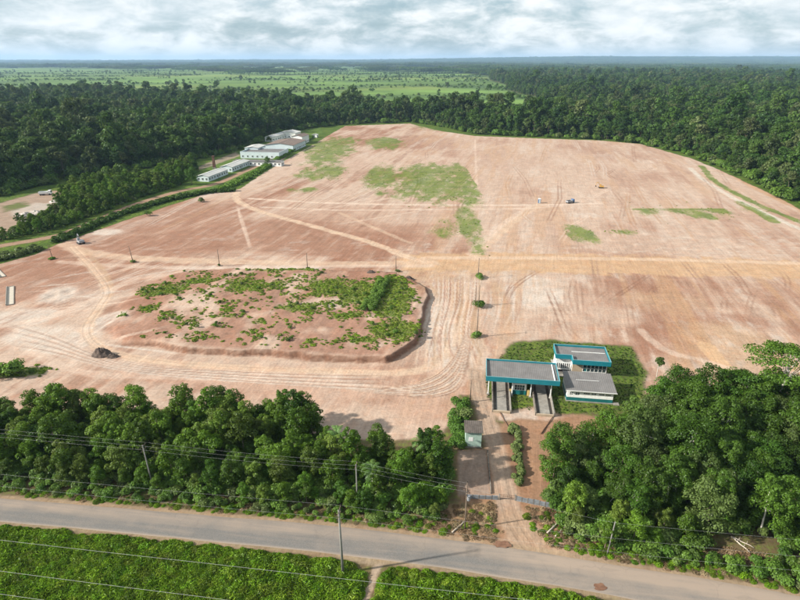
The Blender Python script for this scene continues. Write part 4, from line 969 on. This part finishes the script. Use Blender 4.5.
def canopy():
    R = thing('weighing_canopy', 'long grey roofed canopy with teal fascia over two concrete truck ramps', 'canopy', (SX, SY, H(SX, SY)), ST_ANG)
    L, D, zb, zt = 16.1, 8.3, 3.95, 5.15
    rf = corrugated(.16, .16, L-.16, D-.16, 4.55, 4.75).build('roof', M['greyroof'], R)
    for nm, b in (('fascia', (0, 0, L, .14)), ('fascia', (0, D-.14, L, D)), ('fascia', (0, .14, .14, D-.14)), ('fascia', (L-.14, .14, L, D-.14))):
        fa = MB().box(b[0], b[1], zb, b[2], b[3], zt).build(nm, M['teal'], R)
        MB().box(b[0]-.01, b[1]-.01, zt+.002, b[2]+.01, b[3]+.01, zt+.03).build('coping', M['coping'], fa)
    MB().box(L-1.1, .3, 4.66, L-.9, D-.3, 4.86).build('gutter', M['white'], rf)
    for u, v in ((.7, .9), (.7, D-.9), (L-1.6, .9), (L-1.6, D-.9), (6.0, .9), (6.0, D-.9), (10.1, .9), (10.1, D-.9)):
        c = MB().box(u-.11, v-.11, .25, u+.11, v+.11, 4.5).build('column', M['white'], R)
        MB().box(u-.3, v-.3, -.1, u+.3, v+.3, .27).build('footing', M['concrete'], c)
    MB().box(.16, .16, 4.3, L-.16, D-.16, 4.36).build('ceiling', M['grimy'], R)
    for u0, nm in ((1.55, 0), (10.65, 1)):
        u1 = u0+4.1; rp = MB()
        rp.hexa([(u0+.95, -6.0, -.1), (u1-.95, -6.0, -.1), (u1-.95, 14, -.1), (u0+.95, 14, -.1)], [(u0+.95, -6.0, .42), (u1-.95, -6.0, .42), (u1-.95, 14, .42), (u0+.95, 14, .42)])
        r = rp.build('ramp', M['concrete'], R); MB().box(u0+.25, -5.75, -.05, u1-.25, 14, .04).build('pit_floor', M['grimy'], r)
        for k in range(4): MB().box(u0+.95, -6+2.1*(k+1), .421, u1-.95, -6+2.1*(k+1)+.05, .426).build('joint', M['grimy'], r)
        for a, b in ((u0, u0+.24), (u1-.24, u1)): MB().box(a, -6.2, -.1, b, 14, .95).build('side_wall', M['grimy'] if a == u0 else M['concrete'], R)
        MB().box(u0+.24, -6.35, -.1, u1-.24, -6.0, .5).build('end_sill', M['tan'], R)
    return R
canopy()
def booth():
    u0, v0, w, d, h = 6.2, 1.7, 3.0, 3.2, 2.9; c = ST(u0, v0)
    R = thing('weigher_booth', 'small teal and white booth with barred window under the canopy', 'booth', (*c, 0), ST_ANG)
    MB().box(0, 0, -.1, w, d, 1.1).build('lower_wall', M['tealdark'], R)
    b = MB(); b.box(0, .0, 1.102, .35, d, h).box(w-.35, 0, 1.102, w, d, h).box(.35, 0, 2.5, w-.35, d, h).box(.35, d-.15, 1.102, w-.35, d, 2.5); b.build('upper_wall', M['white'], R)
    win(R, .42, w-.42, 1.16, 2.44, .10, 3, 1)
    MB().box(-.15, -.15, h+.002, w+.15, d+.15, h+.14).build('roof', M['concrete'], R)
    for a in (-.75, w+.25): MB().box(a, -.35, -.05, a+.5, .15, 1.4).build('bollard', M['ochre'], R)
booth()
def office():
    c = ST(18.0, .65); w, d = 9.9, 6.6
    R = thing('site_office', 'low white office with teal base stripe and grey single-slope roof', 'building', (*c, 0), ST_ANG)
    MB().box(-.15, -.25, -.1, w+.15, d+.1, .16).build('plinth', M['concrete'], R)
    wl = MB().box(0, 0, .16, w, d, 1.0).build('base_stripe', M['tealdark'], R)
    wb = MB(); zt = 3.0
    wb.box(0, 0, 1.002, w, .18, 1.55).box(0, 0, 2.35, w, .18, zt)                 # front wall with openings left free
    wins = [(.55, 1.35, 1), (1.75, 2.75, 1), (3.5, 4.9, 2), (5.2, 6.3, 1), (6.8, 8.0, 2), (8.2, 9.4, 2)]
    xs = [0]+[t for a in wins for t in a[:2]]+[w]
    for k in range(0, len(xs), 2): wb.box(xs[k], 0, 1.55, xs[k+1], .18, 2.35)
    wb.hexa([(0, .18, 1.002), (.18, .18, 1.002), (.18, d, 1.002), (0, d, 1.002)], [(0, .18, zt), (.18, .18, zt), (.18, d, 3.5), (0, d, 3.5)])
    wb.hexa([(w-.18, .18, 1.002), (w, .18, 1.002), (w, d, 1.002), (w-.18, d, 1.002)], [(w-.18, .18, zt), (w, .18, zt), (w, d, 3.5), (w-.18, d, 3.5)])
    wb.box(.18, d-.18, 1.002, w-.18, d, 3.5); wb.build('wall', M['white'], R)
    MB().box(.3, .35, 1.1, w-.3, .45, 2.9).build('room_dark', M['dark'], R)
    for k, (a, b, n) in enumerate(wins):
        if k < 2: win(R, a+.07, b-.07, 1.42 if 0 else 1.62, 2.28, .06, n, 1)
        else: win(R, a+.07, b-.07, 2.0, 2.28, .06, n, 0); MB().box(a, .02, 1.552, b, .16, 1.92).build('infill', M['white'], R)
    rf = corrugated(-.35, -.6, w+.55, d+.45, 3.06, 3.62, pitch=.45, amp=.022).build('roof', M['greyroof'], R)
    MB().box(-.4, -.66, 2.92, w+.6, -.602, 3.08).build('gutter', M['white'], R)
    MB().box(2.2, 3.4, 3.5, 7.2, 3.5, 3.54).build('roof_lap', M['white'], rf)
    st = MB(); st.box(w+.2, -.6, -.1, w+1.4, .5, .2); st.build('door_step', M['concrete'], R)
office()
def back_house():
    c = ST(16.8, 11.6); w, d, n0, n1 = 12.5, 7.9, 3.7, 2.4
    R = thing('parapet_house', 'grey flat-roofed house with teal parapet notched at one front corner', 'building', (*c, 0), ST_ANG)
    zb, zt, t = 3.3, 4.5, .14
    corrugated(n0+.1, .2, w-.2, n1+.1, 3.85, 3.87).build('roof', M['greyroof'], R)
    corrugated(.2, n1+.12, w-.2, d-.2, 3.88, 4.0).build('roof', M['greyroof'], R)
    for b in ((n0, 0, w, t), (w-t, t, w, d-t), (0, d-t, w, d), (0, n1+t, t, d-t), (0, n1, n0, n1+t), (n0, t, n0+t, n1)):
        fa = MB().box(b[0], b[1], zb, b[2], b[3], zt).build('fascia', M['teal'], R)
        MB().box(b[0]-.01, b[1]-.01, zt+.002, b[2]+.01, b[3]+.01, zt+.03).build('coping', M['coping'], fa)
    MB().box(n0+.4, 5.2, 3.95, w-.5, 5.3, 3.99+.06).build('roof_seam', M['white'], R)
    MB().box(-.3, -.6, -.1, w+.1, d-.2, .15).build('plinth', M['concrete'], R)
    wb = MB(); wb.box(n0+.2, 1.0, .15, n0+2.7, 1.18, 3.5).box(w-.7, 1.0, .15, w-.5, 1.18, 3.5).box(n0+2.7, 1.0, 2.95, w-.7, 1.18, 3.5); wb.build('wall', M['tan'], R)
    sb = MB(); sb.box(w-.7, 1.18, .15, w-.5, d-.4, 3.5).box(.4, d-.6, .15, w-.7, d-.4, 3.5).box(.4, n1+1, .15, .6, d-.6, 3.5).box(.6, n1+1, .15, n0+.2, n1+1.18, 3.5).box(n0+.2, 1.18, .15, n0+.4, n1+1.18, 3.5); sb.build('side_wall', M['white'], R)
    g = MB().box(n0+2.7, 1.02, .15, w-.7, 1.08, 2.95).build('glazing', M['glass'], R)
    for k in range(7):
        u = n0+2.7+(w-.7-n0-2.7)*k/6; MB().box(u-.045, .94, .15, u+.045, 1.02, 2.95).build('mullion', M['white'], g)
    for z in (1.0, 1.9): MB().box(n0+2.7, .95, z-.04, w-.7, 1.015, z+.04).build('transom', M['white'], g)
    MB().box(n0+3.1, .99, .16, n0+3.9, 1.015, 2.2).build('door', M['tealdark'], R)
    # white slatted screen in the notch
    MB().box(.1, 1.5, .9, n0-.1, 1.62, 1.15).build('screen_rail', M['white'], R); MB().box(.1, 1.5, 2.6, n0-.1, 1.62, 2.85).build('screen_rail', M['white'], R)
    for k in range(8):
        u = .15+k*(n0-.4)/7; MB().box(u, 1.48, 1.152, u+.2, 1.62, 2.598).build('slat', M['white'], R)
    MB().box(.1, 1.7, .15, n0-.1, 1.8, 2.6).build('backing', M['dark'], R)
    for k in (0, n0-.3): MB().box(k, 1.5, .15, k+.1, 1.62, 3.3).build('post', M['white'], R)
back_house()
x, y = ST(16.5, 12.0)
t = thing('water_tank', 'small white round tank at the notch corner of the teal parapet house', 'tank', (x, y, 0))
MB().tube([(0, 0, 2.2), (0, 0, 2.3), (0, 0, 3.2), (0, 0, 3.35)], [.45, .55, .55, .35], 14).build('drum', M['white'], t, False)
for a in range(4): MB().box(.3*(-1)**a-.06, (.3 if a < 2 else -.3)-.06, -.1, .3*(-1)**a+.06, (.3 if a < 2 else -.3)+.06, 2.25).build('leg', M['concrete'], t)

def shed():
    x, y = P(465, 447.2); R = thing('guard_shed', 'small shabby pale green shed with dark roof beside the gravel drive', 'shed', (x, y, H(x, y)), math.radians(-4)); w, d, h = 3.1, 3.1, 3.6
    b = MB(); b.box(0, 0, -.1, w, .15, h).box(0, .15, -.1, .15, d, h).box(w-.15, .15, -.1, w, d, h).box(.15, d-.15, -.1, w-.15, d, h); b.build('wall', M['palegreen'], R)
    corrugated(-.25, -.35, w+.25, d+.3, h+.12, h+.35, pitch=.4).build('roof', M['darkroof'], R)
    MB().box(w-.002, .9, .0, w+.04, 1.8, 2.2).build('door', M['tealdark'], R)
    MB().box(.6, -.03, 1.5, 1.5, .0, 2.4).build('shutter', M['white'], R); MB().box(-.1, -.2, -.1, w+.1, -.002, .25).build('step', M['grimy'], R)
shed()
def wall_run(p0, p1, n, h, label, mat, name='low_wall'):
    a = np.array(P(*p0)); b = np.array(P(*p1)); ang = math.atan2(*(b-a)[::-1]); L = np.hypot(*(b-a)); R = thing(name, label, 'wall', (*a, H(*a)), ang)
    for k in range(n):
        u = k*L/n; z = h*random.uniform(.9, 1.05); MB().hexa([(u+.01, -.09, -.2), (u+L/n-.03, -.09, -.2), (u+L/n-.03, .09, -.2), (u+.01, .09, -.2)], [(u+.02, -.08, z), (u+L/n-.04, -.08, z*.98), (u+L/n-.04, .08, z*.98), (u+.02, .08, z)]).build('panel', mat, R)
        MB().box(u-.08, -.12, -.2, u+.005, .12, z+.08).build('post', M['grimy'], R)
wall_run((516, 500.5), (551, 507.5), 6, .95, 'bluish grey panel wall right of the drive gate', M['block'])
wall_run((466, 498), (498, 499.5), 5, .8, 'overgrown grey panel wall left of the drive gate', M['block'])
wall_run((487.5, 452), (491, 494), 6, .35, 'low dark kerb wall along the paved yard below the shed', M['grimy'])
def gate():
    a = np.array(P(499, 499.6)); b = np.array(P(515, 500.4)); ang = math.atan2(*(b-a)[::-1]); L = np.hypot(*(b-a)); R = thing('drive_gate', 'low dark bar gate across the gravel drive between two panel walls', 'gate', (*a, H(*a)), ang)
    for k in (0, L): MB().box(k-.08, -.08, -.2, k+.08, .08, 1.3).build('post', M['concrete'], R)
    for z in (.45, .75, 1.05): MB().tube([(.05, 0, z), (L-.05, 0, z)], .035, 5).build('bar', M['rust'], R)
    for k in range(1, 4): MB().tube([(L*k/4, 0, .4), (L*k/4, 0, 1.1)], .025, 5).build('upright', M['rust'], R)
gate()
def log(p0, p1, r, label, mat='deadwood', z=0.12):
    a = P(*p0); b = P(*p1); h = H(*a); mb = MB(); d = np.array(b)-np.array(a)
    n = 6; mb.tube([(d[0]*k/n, d[1]*k/n, r+.05*math.sin(k*1.7)) for k in range(n+1)], [r*(1-.45*k/n) for k in range(n+1)], 7)
    L = thing('log', label, 'log', (*a, h)); mb.build('stem', M[mat], L, True)
    for k in (2, 4):
        q = (d[0]*k/n, d[1]*k/n, r); mb2 = MB().tube([q, (q[0]+.35, q[1]+.4*(-1)**k, r+.35)], [r*.4, r*.15], 5); mb2.build('stub', M[mat], L, True)
log((541, 434), (553, 417), .14, 'dark log lying on bare soil below the outer truck ramp', 'rust')
log((500, 413), (509, 429), .12, 'thin dark log lying below the inner truck ramp', 'rust')
log((547, 534), (561, 520), .15, 'pale cut log on the brush heap right of the drive mouth')
log((555, 537), (569, 524), .12, 'thinner cut log beside the pale one right of the drive mouth')
log((452, 533), (466, 521), .12, 'cut log in the brush left of the drive mouth')
log((731, 537), (750, 553), .13, 'long pale fallen trunk in the brown gap of the grove by the road', 'deadwood')
log((731.5, 537), (754, 548), .10, 'second pale fallen trunk forking from the first in the brown gap', 'deadwood')

# ------------------------------------------------------------------ white buildings at the far left corner of the field
FA = math.radians(-11)
def hall(x, y, w, d, h, label, wall, roof, kind='gable', rz=FA, ov=.5, rise=1.2, wins=6, swins=5, name='building', parapet=0, door=True):
    """box building, near left corner at (x, y); local +x across, +y away"""
    R = thing(name, label, 'building', (x, y, H(x, y)), rz); t = .2
    b = MB(); b.box(0, 0, -.3, w, t, h).box(0, d-t, -.3, w, d, h).box(0, t, -.3, t, d-t, h).box(w-t, t, -.3, w, d-t, h)
    if kind == 'gable':
        for yy in (0, d-t): b.add([(0, yy, h+.002), (w, yy, h+.002), (w/2, yy, h+rise), (0, yy+t, h+.002), (w, yy+t, h+.002), (w/2, yy+t, h+rise)], [(0, 1, 2), (5, 4, 3), (0, 3, 4, 1), (1, 4, 5, 2), (2, 5, 3, 0)])
    b.build('wall', M[wall], R)
    if kind == 'gable':
        s = rise/(w/2)
        for sg in (0, 1):
            x0, x1 = (-ov, w/2) if sg == 0 else (w/2, w+ov); z0, z1 = (h+.06-ov*s, h+rise+.06) if sg == 0 else (h+rise+.06, h+.06-ov*s)
            n = max(2, int(d/2.2)); mb = MB()
            for k in range(n):
                y0 = -ov+(d+2*ov)*k/n; y1 = -ov+(d+2*ov)*(k+1)/n-.05
                mb.hexa([(x0, y0, z0), (x1, y0, z1), (x1, y1, z1), (x0, y1, z0)], [(x0, y0, z0+.1), (x1, y0, z1+.1), (x1, y1, z1+.1), (x0, y1, z0+.1)])
            mb.build('roof', M[roof], R)
        MB().box(w/2-.18, -ov, h+rise+.08, w/2+.18, d+ov, h+rise+.24).build('ridge_cap', M[roof], R)
    else:
        corrugated(.1, .1, w-.1, d-.1, h-.05-parapet, h+.25-parapet, pitch=1.2, amp=.06).build('roof', M[roof], R)
        if parapet:
            for q in ((-.05, -.05, w+.05, .25), (-.05, d-.25, w+.05, d+.05), (-.05, .25, .25, d-.25), (w-.25, .25, w+.05, d-.25)): MB().box(q[0], q[1], h+.004, q[2], q[3], h+.3).build('parapet', M[wall], R)
        else: MB().box(-.4, -.4, h-.12, w+.4, -.05, h+.08).build('eave', M[roof], R)
    for k in range(wins):
        c = w*(k+.5)/wins; win(R, c-.55, c+.55, 1.0, min(2.2, h-.5), -.06, 1, 0)
    for k in range(swins):                                     # side facing +x
        c = d*(k+.5)/swins; f = MB().box(w+.002, c-.75, .95, w+.06, c+.75, min(2.25, h-.45)).build('window', M['white'], R); MB().box(w+.061, c-.65, 1.05, w+.075, c+.65, min(2.15, h-.55)).build('pane', M['glass'], f)
    if door: MB().box(w+.003, d*.5-.5, 0, w+.07, d*.5+.5, 2.1).build('door', M['greypaint'], R)
    return R
x, y = P(200, 182); hall(x-2.5, y+2, 8.0, 26, 3.2, 'long white-roofed shed nearest the round dark trees', 'bluewhite', 'whiteroof', rise=1.0, wins=3, swins=8)
x, y = P(221, 172.5); hall(x-1.0, y+3, 8.5, 27, 3.4, 'second long white-roofed shed in line behind the first', 'bluewhite', 'whiteroof', rise=1.0, wins=3, swins=8)
x, y = P(233, 165.5); hall(x, y, 36, 7, 3.2, 'low wide white block with dark grey roof in front of the pale blue hall', 'white', 'greyroof', 'flat', rz=math.radians(-7), wins=12, swins=2)
x, y = P(238, 159); hall(x+1, y+4, 31, 24, 4.6, 'large pale blue hall with white parapet and grey roof', 'bluewhite', 'greyroof', 'flat', rz=math.radians(-7), wins=8, swins=6, parapet=.8)
x, y = P(239, 157); o = hall(x+2, y+12, 11, 17, 5.4, 'white-roofed wing on top of the pale blue hall side', 'bluewhite', 'whiteroof', 'gable', rz=math.radians(-7), rise=.8, wins=3, swins=4)
x, y = P(263, 152); hall(x+1, y+6, 24, 34, 5.0, 'brown-roofed white hall behind the pale blue hall', 'bluewhite', 'brownroof', 'gable', rz=math.radians(-9), rise=1.5, wins=6, swins=8)
x, y = P(292, 144); hall(x, y, 10, 18, 6.6, 'tall white house with brown roof at the far end of the compound', 'white', 'brownroof', 'gable', rz=FA, rise=1.2, wins=2, swins=5)
x, y = P(265, 141.5); hall(x, y, 8, 30, 4.2, 'narrow white-roofed shed against the forest behind the brown hall', 'white', 'whiteroof', 'gable', rz=math.radians(-14), rise=1.2, wins=2, swins=6)
x, y = P(279, 138); hall(x, y, 17, 16, 4.8, 'wide white-roofed shed farthest back beside the tall house', 'white', 'whiteroof', 'gable', rz=math.radians(-10), rise=1.5, wins=4, swins=3)
x, y = P(312, 137.5); hall(x, y, 5, 4, 2.6, 'tiny white hut on the grass beyond the tall house', 'white', 'whiteroof', 'gable', rz=FA, rise=.6, wins=1, swins=1)
x, y = P(214.5, 168.5); t = thing('brick_chimney', 'square rust-brown brick chimney behind the long white sheds', 'chimney', (x, y, H(x, y)))
MB().hexa([(-.9, -.9, -.2), (.9, -.9, -.2), (.9, .9, -.2), (-.9, .9, -.2)], [(-.65, -.65, 8.2), (.65, -.65, 8.2), (.65, .65, 8.2), (-.65, .65, 8.2)]).build('stack', M['brick'], t)
MB().box(-.85, -.85, 8.202, .85, .85, 8.7).build('cap', M['brick'], t); MB().box(-1.1, -1.1, -.2, 1.1, 1.1, .9).build('base', M['concrete'], t)

# ------------------------------------------------------------------ machines and odd things on the field
def excavator(px, py, rz, sc, body, label, boom=True):
    x, y = P(px, py); R = thing('excavator', label, 'excavator', (x, y, H(x, y)), rz, None, sc)
    for s in (-1, 1):
        pr = [(-1.7, .15), (-1.45, 0), (1.45, 0), (1.7, .15), (1.75, .5), (1.45, .8), (-1.45, .8), (-1.75, .5)]; n = len(pr); y0, y1 = s*1.15-.28, s*1.15+.28
        MB().add([(a, y0, b) for a, b in pr]+[(a, y1, b) for a, b in pr], [tuple(range(n-1, -1, -1)), tuple(range(n, 2*n))]+[(i, (i+1) % n, n+(i+1) % n, n+i) for i in range(n)]).build('track', M['black'], R)
    MB().box(-.8, -.9, .45, .8, .9, .85).build('undercarriage', M['black'], R)
    MB().hexa([(-1.9, -1.25, .9), (1.3, -1.25, .9), (1.3, 1.25, .9), (-1.9, 1.25, .9)], [(-1.75, -1.2, 1.9), (1.2, -1.2, 1.7), (1.2, 1.2, 1.7), (-1.75, 1.2, 1.9)]).build('housing', M[body], R)
    cb = MB().hexa([(.0, .3, 1.7), (1.35, .3, 1.7), (1.35, 1.2, 1.7), (.0, 1.2, 1.7)], [(.1, .35, 2.9), (1.05, .35, 2.9), (1.05, 1.15, 2.9), (.1, 1.15, 2.9)]).build('cab', M[body], R)
    MB().hexa([(1.2, .38, 1.95), (1.36, .38, 1.9), (1.36, 1.12, 1.9), (1.2, 1.12, 1.95)], [(1.0, .42, 2.75), (1.14, .42, 2.75), (1.14, 1.08, 2.75), (1.0, 1.08, 2.75)]).build('windscreen', M['glass'], cb)
    MB().tube([(1.0, -.2, 1.5), (1.9, -.2, 3.6), (3.1, -.2, 4.2)], [.22, .26, .18], 5).build('boom', M[body], R)
    MB().tube([(3.0, -.2, 4.3), (3.9, -.2, 2.4), (3.9, -.2, 1.6)], [.17, .15, .12], 5).build('stick', M[body], R)
    MB().add([(3.5, -.6, 1.6), (4.3, -.6, 1.7), (4.1, -.6, .8), (3.4, -.6, .9), (3.5, .2, 1.6), (4.3, .2, 1.7), (4.1, .2, .8), (3.4, .2, .9)], [(0, 1, 2, 3), (7, 6, 5, 4), (1, 5, 6, 2), (2, 6, 7, 3), (3, 7, 4, 0)]).build('bucket', M['black'], R)
excavator(601, 188, 2.9, .8, 'yellow', 'yellow excavator with raised boom on the far field')
excavator(81, 243.5, 2.4, .85, 'greypaint', 'grey excavator with raised boom parked at the end of the lane hedge')
def lorry(px, py, rz, cabc, bedc, label, sc=1.0):
    x, y = P(px, py); R = thing('truck', label, 'truck', (x, y, H(x, y)), rz, None, sc)
    MB().box(-3.0, -.5, .55, 3.0, .5, .8).build('chassis', M['black'], R)
    c = MB().hexa([(1.5, -1.1, .7), (3.1, -1.1, .7), (3.1, 1.1, .7), (1.5, 1.1, .7)], [(1.6, -1.05, 2.5), (2.8, -1.05, 2.5), (2.8, 1.05, 2.5), (1.6, 1.05, 2.5)]).build('cab', M[cabc], R)
    MB().hexa([(2.95, -.95, 1.5), (3.02, -.95, 1.45), (3.02, .95, 1.45), (2.95, .95, 1.5)], [(2.79, -.9, 2.35), (2.88, -.9, 2.35), (2.88, .9, 2.35), (2.79, .9, 2.35)]).build('windscreen', M['glass'], c)
    b = MB(); b.box(-3.1, -1.15, .82, 1.3, 1.15, .95).box(-3.1, -1.15, .95, 1.3, -1.07, 1.9).box(-3.1, 1.07, .95, 1.3, 1.15, 1.9).box(-3.1, -1.07, .95, -3.02, 1.07, 1.9).box(1.22, -1.07, .95, 1.3, 1.07, 2.0); b.build('bed', M[bedc], R)
    for u in (-2.2, -1.1, 2.2):
        for s in (-1, 1): MB().tube([(u, s*.78, .5), (u, s*1.12, .5)], .5, 12).build('wheel', M['black'], R)
lorry(570, 203, .5, 'blue', 'greypaint', 'grey truck with blue cab standing on the far field', .8)
lorry(46, 195, .2, 'white', 'white', 'white truck parked in the sandy clearing by the forest', 1.05)
x, y = P(539.3, 203); t = thing('portable_toilet', 'small blue upright cabin alone on the far field', 'toilet', (x, y, H(x, y)))
MB().box(-.6, -.6, -.05, .6, .6, 2.2).build('body', M['blue'], t); MB().hexa([(-.66, -.66, 2.202), (.66, -.66, 2.202), (.66, .66, 2.202), (-.66, .66, 2.202)], [(-.4, -.4, 2.45), (.4, -.4, 2.45), (.4, .4, 2.45), (-.4, .4, 2.45)]).build('roof', M['white'], t); MB().box(-.4, -.63, .1, .4, -.602, 2.0).build('door', M['bluewhite'], t)
def mound(px, py, rx, ry, h, mat, label, seed, name='soil_mound', cat='mound'):
    x, y = P(px, py); V = []; F = []; K, Q = 28, 9; z0 = H(x, y)
    for q in range(Q+1):
        for k in range(K):
            a = 2*math.pi*k/K; r = q/Q; nx, ny = math.cos(a)*r, math.sin(a)*r
            nz = fbm(np.array([nx*4+seed]), np.array([ny*4.0]), 1.2, 4, seed)[0]
            V.append((nx*rx*(1+.35*(nz-.5)), ny*ry*(1+.35*(nz-.5)), h*(1-r**1.5)*(.45+1.1*nz)-.06*(q == Q)))
    for q in range(Q):
        for k in range(K): F.append((q*K+k, (q+1)*K+k, (q+1)*K+(k+1) % K, q*K+(k+1) % K))
    o = MB().add(V, F).build(name, M[mat], None, False); o.location = (x, y, z0); tag(o, label, cat)
mound(102, 355, 2.6, 1.9, 2.3, 'soil', 'dark soil heap beside the curved track below the plot', 5)
mound(113, 357, 1.6, 1.0, .9, 'soil', 'small dark soil heap right of the larger one', 6)
mound(26, 216, 4.2, 2.6, 2.0, 'rubble', 'grey rubble heap nearest the scrub in the clearing', 7, 'rubble_heap', 'rubble')
mound(36, 214, 4.6, 2.4, 2.0, 'rubble', 'pale rubble heap beside the grey one in the clearing', 8, 'rubble_heap', 'rubble')
mound(24, 221, 3.0, 1.6, 1.2, 'rubble', 'low rubble heap in front of the others in the clearing', 9, 'rubble_heap', 'rubble')
mound(58, 202, 5.0, 2.4, 1.4, 'rubble', 'rubble heap near the white truck in the clearing', 10, 'rubble_heap', 'rubble')
mound(409, 280, 2.2, 1.0, 1.3, 'soil', 'dark earth lump at the upper corner of the raised plot', 11)
mound(371, 277, 1.6, 1.0, .9, 'soil', 'small dark earth lump along the back of the raised plot', 12)
def trough(px0, py0, px1, py1, w, label):
    a = np.array(P(px0, py0)); b = np.array(P(px1, py1)); ang = math.atan2(*(b-a)[::-1]); L = np.hypot(*(b-a)); z = H(*((a+b)/2))
    R = thing('concrete_trough', label, 'trough', (*a, z), ang); cr = worn('cream_concrete', (.42, .38, .32), .1, (.4, .34, .27), .3, .9, .2)
    MB().box(0, -w/2, -.2, L, w/2, .10).build('floor', cr, R)
    for q in ((0, w/2, L, w/2+.2), (0, -w/2-.2, L, -w/2), (-.2, -w/2-.2, 0, w/2+.2), (L, -w/2-.2, L+.2, w/2+.2)): MB().box(q[0], q[1], -.2, q[2], q[3], .5 if q[1] == w/2 else .22).build('kerb', M['concrete'], R)
trough(10, 305, 10.5, 287, 1.8, 'long cream concrete trough sunk in the red earth at the photo edge')
trough(3, 277, -6, 268, 1.5, 'short concrete trough cut by the photo edge behind the long one')

# ------------------------------------------------------------------ haze
hz = MB().box(-32000, -4500, -40, 32000, 26000, 215).mesh('haze', bpy.data.materials.new('haze_air'))
hm = hz.materials[0]; hm.use_nodes = True; N = NT(hm.node_tree)
pv = N('ShaderNodeVolumePrincipled', {'Color': (.46, .70, 1.0, 1), 'Density': 5.6e-5, 'Anisotropy': .1})
N('ShaderNodeOutputMaterial', {'Volume': pv.outputs[0]})
tag(link('haze', hz), 'thin bluish haze in the air', 'haze', None, 'stuff')
